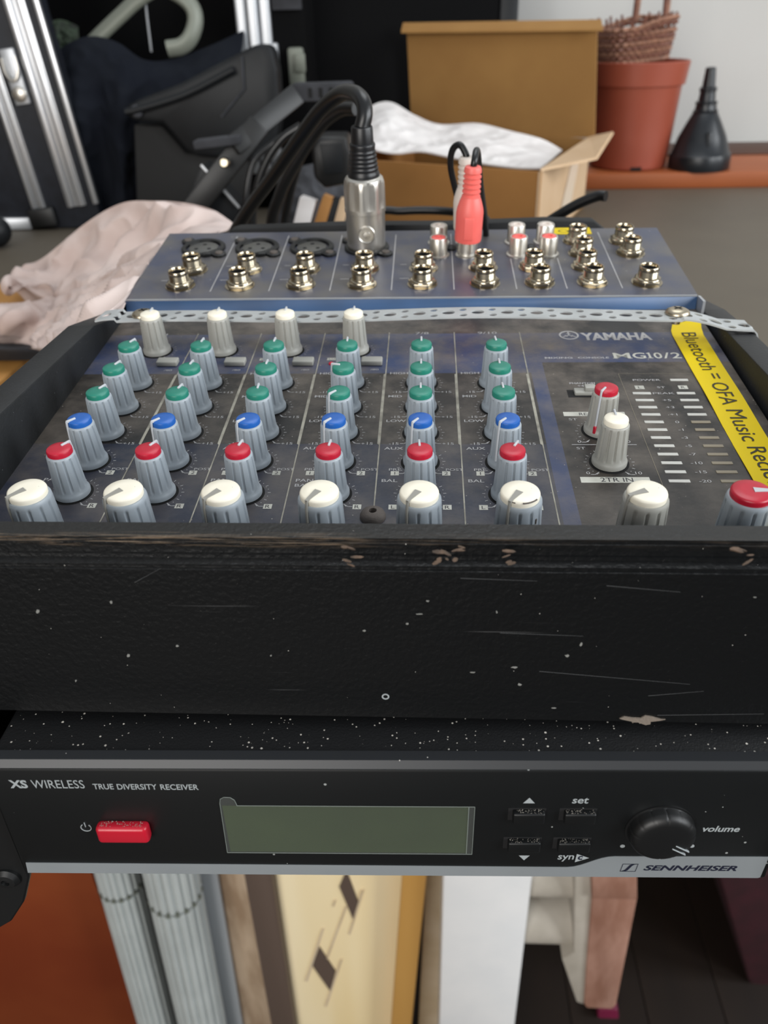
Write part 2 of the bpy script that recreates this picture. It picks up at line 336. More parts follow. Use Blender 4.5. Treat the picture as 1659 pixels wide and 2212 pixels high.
for (cx_, w_, n_) in ((965, 34, 9), (1615, 16, 5), (755, 18, 5), (1100, 12, 4)):      # bare wood where the rounded edge is knocked
    for i in range(n_):
        xx = at(cx_+random.uniform(-w_, w_), 1180, 13).x; a = random.uniform(.15, 1.2)
        yy, zz = 12.5+4.5*(1-math.cos(a)), 98.4-4.5*(1-math.sin(a)); L_ = random.uniform(.4, 1.7)
        M_ = T(xx, yy, zz) @ RX(math.pi/2-a) 
        part('bare_wood', B().lathe([(1, -.3), (1, .12), (.01, .14)], 7, M_ @ RZ(random.uniform(-.6, .6)) @ Matrix.Diagonal((L_, random.uniform(.15, .5), 1, 1))), P('barewood'), case)
rg = B().lathe([(.95, 0), (.95, .12), (.6, .12), (.6, 0)], 20, T(-.6, 12.5, 54.6) @ XZY, cap0=False, cap1=False)
part('paint_ring', rg, P('print_s'), case)
def side(x0, x1, zt):
    poly = [(12.5, 0), (300, 0), (300, 70), (262, 84), (200, 93.), (165, zt), (40, zt), (30, zt-.5), (12.5, zt-2)]
    return B().prism(poly, x0, x1, YZX, .8, 2)
part('side_board', side(-130.4, -119.9, 99.4), P('side_blk'), case)
part('side_board', side(123.2, 132.9, 94.6), P('side_blk'), case)
part('shelf_board', B().box(-119.8, 123.1, 26, 292, 44, 50), P('side_blk'), case)
part('rear_board', B().prism([(-92, 50), (100.5, 50), (100.5, 104), (93, 109.5), (70, 110.2), (20, 109), (-30, 109.4), (-88, 108.2), (-92, 107)], -300, -290, XZY, .8), P('blackm'), case)
for sgn in (-1, 1):
    X = lambda x: (x if sgn < 0 else -x+1.2)
    poly = [(X(-101.8), 44), (X(-101.8), -5), (X(-106.5), -17), (X(-113), -27), (X(-118), -31), (X(-135), -31), (X(-135), 44)]
    if sgn > 0: poly = poly[::-1]
    e = part('mounting_bracket', B().prism(poly, -2.2, 0, T(0, 0, 0) @ XZY, .5, 1), P('black'), case)
    for zz in (-5, 30):
        part('screw', B().lathe([(3.6, 0), (3.6, .8), (2.6, 1.9), (1.2, 2.1), (1.1, 1.2)], 24, T(X(-107.8), 0, zz) @ XZY), P('black'), e)
    part('bracket_arm', B().box(X(-119.), X(-103.2), 2.0, 12.5, 4, 40, .3, 1), P('black'), case)

# ================================================================= RECEIVER
RY_ = .02319
RM = T(0, 0, 0) @ RZ(RY_)
FM = RM @ XZY                                                  # local x->along face, y->up, z->towards viewer
rc = empty('wireless_receiver', 'black radio microphone receiver with red power button and silver front strip', 'receiver', (0, 100, 0))
part('housing', B().box(-100.2, 100.4, 1.2, 205, 0.3, 43.2, 1.2, 2, RM), P('rcv_top'), rc)
part('front_panel', B().box(-100.6, 100.8, 0, 4, 0.1, 42.2, .8, 2, RM), P('rcv'), rc)
part('top_bevel', B().prism([(0.4, 42.1), (1.6, 43.9), (4.6, 43.9), (4.6, 42.1)], -100.4, 100.6, RM @ YZX), P('bevel'), rc)
st = [(-99.7, .7), (-99.2, 5.1), (47.5, 4.7)]+[(47.5+11.5*t, 4.7+4.6*(3*t*t-2*t**3)) for t in (.15, .3, .45, .6, .75, .9)]+[(59.5, 9.4), (99.6, 9.6), (99.2, .9), (98.6, .6)]
part('silver_strip', B().prism(st, 0.0, .12, FM), P('strip'), rc)
def rword(t_, cap, x, z, m_='print_s', nm='printed_word', dz=.08, **k):
    b = B(); text(b, t_, cap, x, z, M=FM, z=dz, **k); return part(nm, b, P(m_), rc, smooth=False)
rword('XS', 2.95, -95.3, 35.4, bold=.035, width=4.6)
rword('WIRELESS', 2.95, -89.6, 35.3, width=13.4)
rword('TRUE', 2.0, -74.1, 35.0, width=5.2, bold=.012); rword('DIVERSITY', 2.0, -68.0, 34.95, width=10.1, bold=.012); rword('RECEIVER', 2.0, -57.0, 34.9, width=9.6, bold=.012)
rword('set', 2.5, 46.2, 30.4, width=4.1, bold=.015, shear=.12)
rword('syn', 2.6, 44.6, 8.0, width=4.3, bold=.015, shear=.1)
rword('volume', 2.3, 80.4, 19.7, width=9.4, bold=.02, shear=.2)
for tri, fo in (([(34.0, 30.3, .08), (37.0, 30.3, .08), (35.5, 32.4, .08)], (0, 1, 2)), ([(34.3, 9.5, .08), (37.2, 9.5, .08), (35.8, 7.5, .08)], (0, 2, 1)), ([(49.3, 6.8, .08), (52.9, 8.6, .08), (49.5, 10.3, .08)], (0, 1, 2))):
    part('printed_arrow', B().add(tri, [fo], FM), P('print_s'), rc, smooth=False)
for (x, z) in ((61.0, 13.6), (78.9, 13.8)): part('printed_dot', B().lathe([(.62, .03), (.62, .1)], 20, FM @ T(x, z, 0)), P('print_s'), rc)
lt = B()
# power symbol
ar = [(-79.3+1.35*math.cos(R(a)), 20.0+1.35*math.sin(R(a)), .1) for a in range(125, 416, 15)]
lt.tube(ar, .14, 6, 0, FM); lt.tube([(-79.35, 20.3, .1), (-79.4, 22.0, .1)], .14, 6, 0, FM)
part('power_symbol', lt, P('print_s'), rc, smooth=False)
nv = B()
rword('c', 2.3, 49.9, 8.0, 'print_navy', dz=.14, bold=.03, shear=.1, width=1.3)
rword('SENNHEISER', 2.15, 67.7, 3.75, 'print_navy', 'maker_lettering', .2, width=24.6, bold=.03, shear=.28)
lx, lz, wq, hq = 61.7, 3.2, 4.0, 3.1
def bar(a, b_, t):
    a, b_ = Vector(a), Vector(b_); d = (b_-a).normalized(); n = Vector((-d.y, d.x))*t/2
    nv.add([(*(a+n), .2), (*(b_+n), .2), (*(b_-n), .2), (*(a-n), .2)], [(0, 1, 2, 3)], FM)
sh = .35
bar((lx, lz), (lx+sh, lz+hq), .18); bar((lx+sh, lz+hq), (lx+wq+sh+.1, lz+hq), .18); bar((lx+wq+sh, lz+hq), (lx+wq, lz), .18); bar((lx-.1, lz), (lx+wq, lz), .18)
sp = [(lx+.1, lz), (lx+1.2, lz), (lx+1.9, lz+.45), (lx+2.9, lz+2.4), (lx+3.4, lz+2.85), (lx+4.2, lz+3.1), (lx+2.9, lz+3.1), (lx+2.2, lz+2.7), (lx+1.2, lz+.75), (lx+.7, lz+.3)]
nv.add([(x, z, .2) for x, z in sp], [(0, 1, 2, 8, 9), (2, 3, 7, 8), (3, 4, 5, 6, 7)], FM)
part('maker_emblem', nv, P('print_navy'), rc, smooth=False)
pb = part('power_button', B().box(-75.6, -62.4, 17.0, 22.7, -1, 2.6, 1.1, 4, FM @ Matrix.Identity(4)) if False else B().prism([(-75.8, 16.9), (-62.2, 16.9), (-62.2, 22.9), (-75.8, 22.9)], -.5, 2.9, FM, 1.2, 4), P('red'), rc, label='red rounded power button')
du = B()
for i in range(70):
    x = random.uniform(-74.5, -63.5); dd = random.uniform(.3, 2.0); s = random.uniform(.04, .11)
    du.box(x-s, x+s, 22.88, 22.94, dd-s, dd+s, M=FM)
part('dust', du, P('dustm'), pb, kind='stuff')
dp = B()
dp.prism([(-42.3, 10.5), (20.6, 10.4), (20.6, 28.9), (-42.3, 28.9)], .02, .10, FM)
part('display', dp, P('lcd'), rc, label='olive green blank liquid crystal display')
fm = [(-43.2, 10.2), (21.9, 10.1), (22.0, 29.0), (-38.4, 29.1), (-38.8, 31.2), (-39.8, 32.2), (-41.4, 32.3), (-42.4, 31.6), (-42.7, 30.0)]
part('protective_film', B().prism(fm, .14, .22, FM), P('film'), rc, smooth=False)
fe = B()
loop = [(x, z, .24) for x, z in fm]; 
for i in range(len(loop)): fe.tube([loop[i], loop[(i+1) % len(loop)]], .09, 5, 0, FM)
fe.tube([(20.4, 10.3, .24), (20.5, 28.9, .24)], .12, 5, 0, FM)
part('film_edge', fe, P('filmedge'), rc)
for (x0, x1, z0, z1) in ((31.6, 39.6, 24.2, 28.0), (44.5, 52.4, 24.2, 28.0), (31.0, 39.4, 12.8, 16.6), (43.9, 52.2, 12.8, 16.6)):
    hb = part('push_button', B().prism([(x0, z0), (x1, z0), (x1, z1), (x0, z1)], -.3, 1.8, FM, .45, 3), P('rcv'), rc)
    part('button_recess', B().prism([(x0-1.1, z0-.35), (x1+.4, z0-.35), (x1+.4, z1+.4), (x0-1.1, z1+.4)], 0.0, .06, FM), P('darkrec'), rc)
    du = B()
    for i in range(46):
        x = random.uniform(x0+.4, x1-.3); dd = random.uniform(.1, 1.4); s = random.uniform(.03, .09)
        du.box(x-s, x+s, z1-.01, z1+.04, dd-s, dd+s, M=FM)
    part('dust', du, P('dustm'), hb, kind='stuff')
kp = [(9.0, 0), (9.0, .3), (8.5, .35), (8.4, .6), (8.35, 2.0), (8.0, 3.0), (7.2, 3.7), (6.0, 4.05), (3, 4.15), (.01, 4.15)]
def kn(a, k):
    if k in (3, 4, 5, 6):
        g = (a*14/(2*math.pi)) % 1; return 1-.022*max(0, 1-abs(g-.5)/.07)
    return 1
vk = part('volume_knob', B().lathe(kp, 144, FM @ T(69.7, 20.6, 0), kn, cap0=False), P('black'), rc, ang=30)
part('pointer', B().box(3.2, 7.6, -.9, -.6, 3.7, 4.35, .1, 1, FM @ T(69.7, 20.6, 0) @ RZ(R(-33))).box(3.2, 7.6, .45, .75, 3.7, 4.35, .1, 1, FM @ T(69.7, 20.6, 0) @ RZ(R(-33))), P('print_s'), vk)

# ================================================================= MIXER
S = .0989; JS = .1317
PM = T(0, 60, 78.12) @ RX(S)
JM = T(0, 203.8, 97.7) @ RX(JS)
mx = empty('mixing_console', 'small blue and black audio mixer with rows of coloured knobs and jack sockets', 'mixer', (1, 150, 50))
pz = lambda y: 78.12+(y-60)*math.tan(S)
prof = [(29, 50), (29, pz(29)-.7), (202.6, pz(202.6)-.7), (203.6, 97.3), (281.5, 107.6), (285, 105.5), (285, 50)]
part('chassis', B().prism(prof, -120.6, 121.8, YZX, .35, 1), P('blue'), mx)
part('control_panel', B().box(-120.3, 121.5, -30.5, 143.2, -.7, 0, M=None), P('panel'), mx, M=PM)
part('socket_panel', B().box(-120.6, 121.8, .2, 78.2, -.6, .1, M=None), P('jackpanel'), mx, M=JM)
part('panel_lip', B().box(-120.4, 121.6, -.1, .35, -.7, .14, M=JM), P('alu_w'), mx)
part('side_edge', B().box(121.85, 122.9, 196, 203.9, 70, 97.6), P('alu_w'), mx)

KX0, KP, LX0 = -96.92, 26.1, -84.02
COL = [KX0+KP*k for k in range(6)]
ROW = dict(g1=78.84, g2=61.5, g3=44.65, bl=27.58, red=10.6, vol=-11.9, gain=105.9)
Z_ = .07
def rect(b, x0, x1, s0, s1, M=PM, z=Z_): b.add([(x0, s0, z), (x1, s0, z), (x1, s1, z), (x0, s1, z)], [(0, 1, 2, 3)], M); return b
def seg(b, x0, s0, x1, s1, t, M=PM, z=Z_):
    a, c = Vector((x0, s0)), Vector((x1, s1)); n = Vector((-(c-a).y, (c-a).x)).normalized()*t/2
    b.add([(*(a-n), z), (*(c-n), z), (*(c+n), z), (*(a+n), z)], [(0, 1, 2, 3)], M); return b
def word(s, cap, x, y, align='L', parent=None, m_='print_w', M=PM, z=Z_, nm='printed_word', **k):
    b = B(); text(b, s, cap, x, y, align, M=M, z=z, **k); return part(nm, b, P(m_), parent or mx, smooth=False)
_dm = {}
def dial(x, s, r=6.9, n=11):
    if 'd' not in _dm:
        b = B(); I = Matrix.Identity(4)
        for i in range(n*2-1):
            a = R(232-i*284/(n*2-2))
            if i % 2 == 0: seg(b, r*math.cos(a), r*math.sin(a), (r+.9)*math.cos(a), (r+.9)*math.sin(a), .22, I)
            else:
                cx, cs = (r+.3)*math.cos(a), (r+.3)*math.sin(a); rect(b, cx-.14, cx+.14, cs-.14, cs+.14, I)
        for q in (-1, 1):
            seg(b, q*3.9, -4.8, q*5.3, -6.2, .25, I); seg(b, q*5.2, -6.2, q*6.6, -6.2, .25, I)
        me = b.mesh('dial_scale', False); me.materials.append(P('print_w')); _dm['d'] = me
    part('dial_scale', _dm['d'], None, mx, PM @ T(x, s, 0))
def boxed(x0, s0, ch):
    o = part('printed_box', rect(B(), x0, x0+2.5, s0, s0+2.3), P('print_box'), mx, smooth=False)
    word(ch, 1.5, x0+1.25, s0+.4, 'C', o, 'print_dk', sx=1.2, z=Z_+.03)
for k in range(6):
    c = COL[k]; lx = LX0+KP*k
    b = rect(B(), lx-.2, lx+.2, -28, 122); b.add([(lx-.75, 38.3, Z_+.01), (lx-.2, 37.6, Z_+.01), (lx+.2, 38.3, Z_+.01), (lx+.2, 86.6, Z_+.01), (lx-.75, 86.0, Z_+.01)], [(0, 1, 2, 3, 4)], PM)
    part('channel_line', b, P('print_cream'), mx, smooth=False)
    for rn, lab in (('g1', 'HIGH'), ('g2', 'MID'), ('g3', 'LOW'), ('bl', 'AUX'), ('red', 'PAN')):
        s = ROW[rn]; dial(c, s)
        if rn == 'red' and k >= 4: lab = 'BAL'
        word(lab, 1.5, c-11.6, s+(7.3 if rn != 'red' else 6.3), sx=1.35, bold=.01)
        if rn in ('g1', 'g2', 'g3'):
            word('+15', 1.35, c+6.9, s-6.9, sx=1.3); word('-15', 1.35, c-10.2, s-6.9, sx=1.3)
    if k in (2, 3): word('BAL', 1.5, c-11.6, 14.3, sx=1.35, bold=.01)
    word('PRE', 1.2, c-9.6, 23.0, sx=1.4); word('POST', 1.2, c+7.9, 23.0, sx=1.3)
    for x0, ch, sc_ in ((c-9., '1', 20.4), (c+6.7, '2', 20.4), (c-9., 'L', 3.2), (c+6.7, 'R', 3.2)): boxed(x0, sc_, ch)
    if k < 4:
        dial(c+.2, ROW['gain'])
        word('/80', 1.2, c+7.0, 89.3, sx=1.4)
        o = part('printed_box', rect(B(), c-10.2, c-6.6, 97.8, 99.6), P('print_box'), mx, smooth=False)
        word('PEAK', 1.0, c-8.4, 98.2, 'C', o, 'print_dk', sx=1.1, z=Z_+.03)
        part('peak_led', B().lathe([(1.0, 0), (1.0, .4), (.6, .8), (.01, .9)], 14, PM @ T(c-8.2, 94.6, 0)), P('cap_r'), mx, label='tiny red peak lamp')
        part('high_pass_switch', B().prism([(-4, -2.2), (4, -2.2), (4, 2.2), (-4, 2.2)], 0, 2.0, PM @ T(c+7.3, 95.0, 0), .5, 3), P('knob_warm'), mx)
for k, nm in enumerate(('1', '2', '3/4', '5/6', '7/8', '9/10')): word(nm, 1.9, COL[k], 120.3, 'C', sx=1.6)
# master section
word('MIXING', 1.25, 54.0, 98.3, width=10.4, bold=.02); word('CONSOLE', 1.25, 66.4, 98.3, width=11.6, bold=.02)
dial(65.6, 45.6); dial(65.6, 27.4)
word('PHANTOM', 1.2, 60.5, 78.2, width=9.0, bold=.01); word('+48V', 1.3, 65.5, 76.2, 'C', sx=1.2)
for s0, s1, t_, cp_, wd in ((55.7, 58.5, 'REC OUT', 1.7, 11), (16.9, 19.9, '2TR IN', 2.1, 9.6)):
    o = part('printed_box', rect(B(), 55.5, 76, s0, s1), P('print_box'), mx, smooth=False)
    word(t_, cp_, 66.2, s0+.5, 'C', o, 'print_dk', width=wd, z=Z_+.03)
for s in (53.0, 35.2): word('ST', 1.35, 58.2, s, 'C', sx=1.4)
for s in (39.1, 21.4): word('0', 1.35, 58.3, s, 'C', sx=1.3); word('10', 1.35, 73.4, s, 'C', sx=1.3)
part('divider_line', rect(B(), 55.6, 76, 37.8, 38.1), P('print_w'), mx, smooth=False)
word('POWER', 1.2, 83.3, 80.5, width=9.8, bold=.01); word('ST', 1.2, 92.1, 75.0, 'C', sx=1.6); word('PEAK', 1.2, 92.0, 70.7, 'C', width=7.4)
for x, ch in ((84.6, 'L'), (99.7, 'R')):
    o = part('printed_box', rect(B(), x-1.6, x+1.6, 74.3, 76.9), P('print_box'), mx, smooth=False); word(ch, 1.5, x, 74.8, 'C', o, 'print_dk', sx=1.2, z=Z_+.03)
vals = ['', '+5', '+3', '+1', '0', '-1', '-3', '-5', '-7', '-10', '-15', '-20']
def ledbar(x0, s, m_): part('meter_segment', B().box(x0, x0+6.3, s-.72, s+.72, -.1, .22, .1, 1, PM), P(m_), mx)
ledbar(96.5, 81.0, 'ledw')
for i, v in enumerate(vals):
    s = 71.3-i*4.855; ledbar(81.3, s, 'ledw'); ledbar(96.5, s, 'ledw' if i < 4 else 'print_dim')
    if v: word(v, 1.35, 92.0, s-.65, 'C', sx=1.45)
part('meter_outline', seg(B(), 79.1, 86, 79.1, 14, .12), P('print_dim'), mx, smooth=False); part('meter_outline', seg(B(), 79.1, 86, 106, 86, .1), P('print_dim'), mx, smooth=False)
word('YAMAHA', 6.8, 70.3, 114.3, width=27.3, bold=.04, m_='print_w', nm='maker_lettering')
nb = B()
nb.lathe([(3.9, .05), (3.9, .12), (3.2, .12), (3.2, .05)], 28, PM @ T(65.7, 118.6, 0), cap0=False, cap1=False)
for i in range(3):
    M_ = PM @ T(65.7, 118.6, 0) @ RZ(R(90+120*i))
    nb.add([(-.0, -.32, .1), (2.9, -.32, .1), (2.9, .32, .1), (0, .32, .1)], [(0, 1, 2, 3)], M_)
    nb.add([(1.1, -.9, .1), (1.5, -.9, .1), (1.5, .9, .1), (1.1, .9, .1)], [(0, 1, 2, 3)], M_)
part('maker_emblem', nb, P('print_w'), mx, smooth=False)
for ch, x0, x1 in (('M', 79.9, 86.2), ('G', 87.0, 91.9), ('1', 92.2, 94.5), ('0', 94.9, 98.0), ('/', 98.4, 100.9), ('2', 101.4, 105.0)):
    b = B()
    if ch != '1': text(b, ch, 4.7, x0, 98.2, width=x1-x0, bold=.012, M=PM, z=Z_)
    else: rect(b, 92.95, 93.8, 98.2, 102.9); rect(b, 92.4, 94.4, 98.2, 98.65, z=Z_+.01); rect(b, 92.4, 92.96, 102.0, 102.5)
    if ch == 'M':
        for a in (79.4, 85.2): rect(b, a, a+1.5, 98.2, 98.6, z=Z_+.01)
    part('model_lettering', b, P('print_box'), mx, smooth=False)
# phantom slide switch
sw = part('phantom_switch', B().box(58.8, 69.6, 68.6, 73.8, -.05, .08, 0, 1, PM), P('darkrec'), mx)
part('slider', B().box(61.0, 68.4, 69.6, 73.2, 0, 1.4, .4, 2, PM).box(64.5, 68.2, 70.0, 73.0, 1.2, 3.0, .3, 2, PM), P('knob_warm'), sw)
# panel screw with hole, bottom centre
part('panel_screw', B().lathe([(3.7, 0), (3.7, .7), (3.3, 1.6), (2.4, 2.3), (1.25, 2.5), (1.1, 2.4), (1.0, .9)], 28, PM @ T(-5.8, -.4, 0)), P('rust'), mx)
part('screw_recess', B().lathe([(1.05, .95), (1.05, 1.0)], 16, PM @ T(-5.8, -.4, 0)), P('hole'), mx)
# ----------------------------------------------------------------- knobs
def flute(lo, hi, n, w, d):
    def f(a, k):
        if lo <= k <= hi:
            g = (a*n/(2*math.pi)) % 1; e = max(0., 1-abs(g-.5)/w); return 1-d*min(1, e*1.6)
        return 1
    return f
sm = [(5.35, .3), (5.4, 1.3), (5.15, 1.9), (4.85, 2.4), (4.78, 3.0), (4.72, 3.6), (4.55, 6.5), (4.36, 9.8), (4.22, 12.6), (4.18, 13.2), (4.12, 13.9), (3.85, 14.35), (3.6, 14.4), (.01, 14.4)]
bgp = [(6.9, .3), (6.9, 1.3), (6.5, 2.0), (6.35, 2.8), (6.3, 3.4), (6.15, 8), (5.98, 12), (5.92, 13.9), (5.88, 14.5), (5.8, 15.2), (5.5, 15.75), (5.15, 15.8), (.01, 15.8)]
KB = {'s': B().lathe(sm, 120, mod=flute(5, 9, 12, .2, .10)).mesh('knob', ang=50), 'b': B().lathe(bgp, 144, mod=flute(4, 7, 12, .17, .085)).mesh('knob', ang=50)}
KBW = {k: v.copy() for k, v in KB.items()}
for v in KB.values(): v.materials.append(P('knob'))
for v in KBW.values(): v.materials.append(P('knob_warm'))
CP = {}
for nm in 'wgbr':
    a = B().lathe([(3.62, 14.3), (3.66, 15.5), (3.5, 15.95), (3.1, 16.2), (1.5, 16.3), (.01, 16.3)], 48).mesh('cap'); a.materials.append(P('cap_'+nm)); CP['s'+nm] = a
    a = B().lathe([(5.1, 15.6), (5.18, 17.0), (5.0, 17.45), (4.6, 17.7), (2.5, 17.8), (.01, 17.8)], 60).mesh('cap'); a.materials.append(P('cap_'+nm)); CP['b'+nm] = a
ptr_s = B().box(1.0, 4.1, -.33, .33, 15.9, 16.75, .18, 2)
ptr_s.tube([(3.95, 0, 16.4), (4.15, 0, 14.2), (4.5, 0, 8), (4.75, 0, 3.0)], .36, 8, 0)
ptr_s = ptr_s.mesh('pointer'); ptr_s.materials.append(P('ptr'))
pb_ = B()
def wedge(b, r0, r1, w0, w1, z0, z1):
    b.add([(r0, -w0, z0), (r1, -w1, z0), (r1, w1, z0), (r0, w0, z0), (r0, -w0, z1), (r1, -w1, z1), (r1, w1, z1), (r0, w0, z1)], [(0, 3, 2, 1), (4, 5, 6, 7), (0, 1, 5, 4), (1, 2, 6, 5), (2, 3, 7, 6), (3, 0, 4, 7)])
wedge(pb_, .4, 5.75, 1.0, .38, 17.2, 17.95)
pb_.tube([(5.5, 0, 17.4), (5.85, 0, 15.0), (6.0, 0, 10), (6.25, 0, 3.2)], .42, 8, 0)
pb_ = pb_.mesh('pointer'); pb_d = pb_.copy(); pb_.materials.append(P('ptr')); pb_d.materials.append(P('ptr_dk'))
ptr_sl = ptr_s.copy()
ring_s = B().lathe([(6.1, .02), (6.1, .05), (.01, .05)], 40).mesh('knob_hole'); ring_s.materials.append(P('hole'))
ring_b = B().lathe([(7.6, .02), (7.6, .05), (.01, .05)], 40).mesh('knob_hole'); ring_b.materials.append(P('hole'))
def knob(name, x, s, size, colr, ang, warm=False, dark=False, label=None):
    M_ = PM @ T(x, s, 0)
    k = part(name, (KBW if warm else KB)[size], None, mx, M_ @ RZ(R(ang+15)), label)
    part('knob_hole', ring_s if size == 's' else ring_b, None, k, M_)
    part('cap', CP[size+colr], None, k, M_)
    part('pointer', ptr_s if size == 's' else (pb_d if dark else pb_), None, k, M_ @ RZ(R(ang)))
    return k
angs = dict(g1=[68, 85, 88, 92, 91, 95], g2=[70, 82, 88, 165, 91, 93], g3=[65, 76, 92, 226, 91, 94], bl=[226, 226, 226, 230, 234, 228], red=[58, 64, 78, 84, 94, 64], vol=[228, 228, 231, 240, 238, 236])
cn = ['1', '2', '3', '4', '5', '6']
for k in range(6):
    for rn, cc, nm, lb in (('g1', 'g', 'treble_knob', 'green capped'), ('g2', 'g', 'middle_knob', 'green capped'), ('g3', 'g', 'bass_knob', 'green capped'), ('bl', 'b', 'auxiliary_knob', 'blue capped'), ('red', 'r', 'pan_knob', 'red capped')):
        knob(nm, COL[k], ROW[rn], 's', cc, angs[rn][k], label=lb+' grey fluted knob')
    knob('level_knob', COL[k], ROW['vol'], 'b', 'w', angs['vol'][k], dark=True, label='large ivory capped grey fluted knob')
    if k < 4: knob('gain_knob', COL[k]+.2, ROW['gain'], 's', 'w', 88, warm=True, label='ivory capped grey fluted knob')
rk = knob('record_knob', 65.9, 46.4, 's', 'r', 236, warm=True, label='red capped fluted knob with pale pointer line')
part('pointer_tip', B().box(4.55, 5.45, -.45, .45, 1.6, 4.2, .15, 1), P('cap_r'), rk, PM @ T(65.9, 46.4, 0) @ RZ(R(236)))
knob('tape_knob', 65.5, 27.6, 's', 'w', 91, warm=True, label='ivory capped grey fluted knob')
knob('master_knob', 66.0, -11.5, 'b', 'w', 203, dark=True, warm=True, label='large ivory capped knob')
knob('phones_knob', 92.3, -11.2, 'b', 'r', -3, label='large red capped grey fluted knob')
# worn marks on the sixth level knob cap
wm = B(); q0 = PM @ T(COL[5], -11.9, 0)
wm.tube([(5.0*math.cos(R(a))*1.02, 5.0*math.sin(R(a))*1.02, 17.35) for a in range(-88, -38, 8)], .22, 6, 0, q0)
wm.tube([(5.0*math.cos(R(a))*1.02, 5.0*math.sin(R(a))*1.02, 17.3) for a in range(-125, -104, 8)], .15, 6, 0, q0)
wm.tube([(4.0, -4.45, 12.), (3.95, -4.5, 10.5)], .3, 6, 0, q0)
part('grime_mark', wm, P('rust'), mx)
# ----------------------------------------------------------------- quarter inch jacks
nut = B()
for (r0, r1, z0, z1) in ((6.0, 6.0, 0, 2.0),):
    hexp = [(r0*math.cos(R(60*i)), r0*math.sin(R(60*i))) for i in range(6)]
    nut.prism(hexp, .3, z1, None, .45, 3)
nut.lathe([(6.2, 0), (6.2, .4), (5.5, .5)], 32)
nut = nut.mesh('hex_nut', ang=30)
brl = B(); pr_ = [(5.1, 1.7), (5.05, 2.3), (4.5, 2.7), (4.1, 2.75), (4.08, 3.0)]
for i in range(5): pr_ += [(3.86, 3.2+i*.5), (4.02, 3.45+i*.5)]
pr_ += [(4.0, 6.0), (3.95, 6.7), (3.7, 7.0), (3.4, 6.95), (3.2, 6.6), (3.15, 2.6), (.01, 2.6)]
brl.lathe(pr_, 40, cap0=False); brl = brl.mesh('barrel', ang=50)
hol = B().lathe([(3.12, 2.7), (3.12, 5.8), (3.0, 5.8), (3.0, 2.8), (.01, 2.8)], 28, cap0=False).mesh('jack_bore')
nut.materials.append(P('nickel')); brl.materials.append(P('nickel')); hol.materials.append(P('hole'))
XC = [-99.5, -72.9, -45.9, -19.0, 7.4, 34.5, 58.0, 80.5]
XD = [-97.5, -72.3, -45.5, -18.7, 7.8, 34.6, 57.0, 80.3]
jacks = [(x, 13.6, random.uniform(0, 60)) for x in XC]+[(103.6, 13.3, 10)]+[(x, 30.6, random.uniform(0, 60)) for x in XD]+[(81.0, 46.1, 20), (80.5, 61.5, 5), (102.1, 60.7, 30), (102.9, 46.0, 0)]
for i, (x, s, a) in enumerate(jacks):
    M_ = JM @ T(x, s, 0)
    SJ = Matrix.Diagonal((1.06, 1.06, 1.08, 1))
    j = part('jack_socket', brl, None, mx, M_ @ RZ(R(a)) @ SJ)
    part('hex_nut', nut, None, j, M_ @ RZ(R(a)) @ SJ); part('jack_bore', hol, None, j, M_ @ SJ)
# ----------------------------------------------------------------- microphone inputs
def xlr(x, s, plugged=False):
    M_ = JM @ T(x, s, 0)
    b = B().lathe([(10.6, 0), (10.6, 1.0), (10.1, 1.5), (8.6, 1.6), (8.2, 1.2), (8.1, .25)], 48, M_, cap1=False, cap0=False)
    for (ex, es) in ((9.5, -8.6), (-9.3, 8.4)):
        b.lathe([(3.2, 0), (3.2, 1.2), (2.8, 1.4), (.01, 1.4)], 24, M_ @ T(ex, es, 0))
        b.box(-3.0, 3.0, -4.5, 1.5, 0, 1.1, .2, 1, M_ @ T(ex*.86, es*.86, 0) @ RZ(math.atan2(es, ex)-math.pi/2))
    o = part('microphone_socket', b, P('black'), mx)
    b = B()
    for (ex, es) in ((9.5, -8.6), (-9.3, 8.4)): b.lathe([(1.9, 1.3), (1.8, 1.9), (.01, 2.1)], 20, M_ @ T(ex, es, 0))
    part('screw', b, P('rust'), o)
    part('socket_insert', B().lathe([(7.1, .1), (7.1, .7), (6.9, .85), (.01, .85)], 40, M_), P('insert'), o)
    b = B()
    for a in (90, 210, 330): b.lathe([(1.0, .84), (1.0, .92), (.01, .92)], 16, M_ @ T(3.6*math.cos(R(a)), 3.6*math.sin(R(a)), 0))
    part('contact_hole', b, P('hole'), o)
    part('release_tab', B().box(-1.9, 1.9, -11.6, -8.8, .2, 2.0, .5, 2, M_ @ RZ(R(20))), P('black'), o)
for k, (x, s) in enumerate(((-98.6, 57.2), (-72.4, 57.0), (-45.9, 56.6), (-19.4, 56.0))): xlr(x, s)
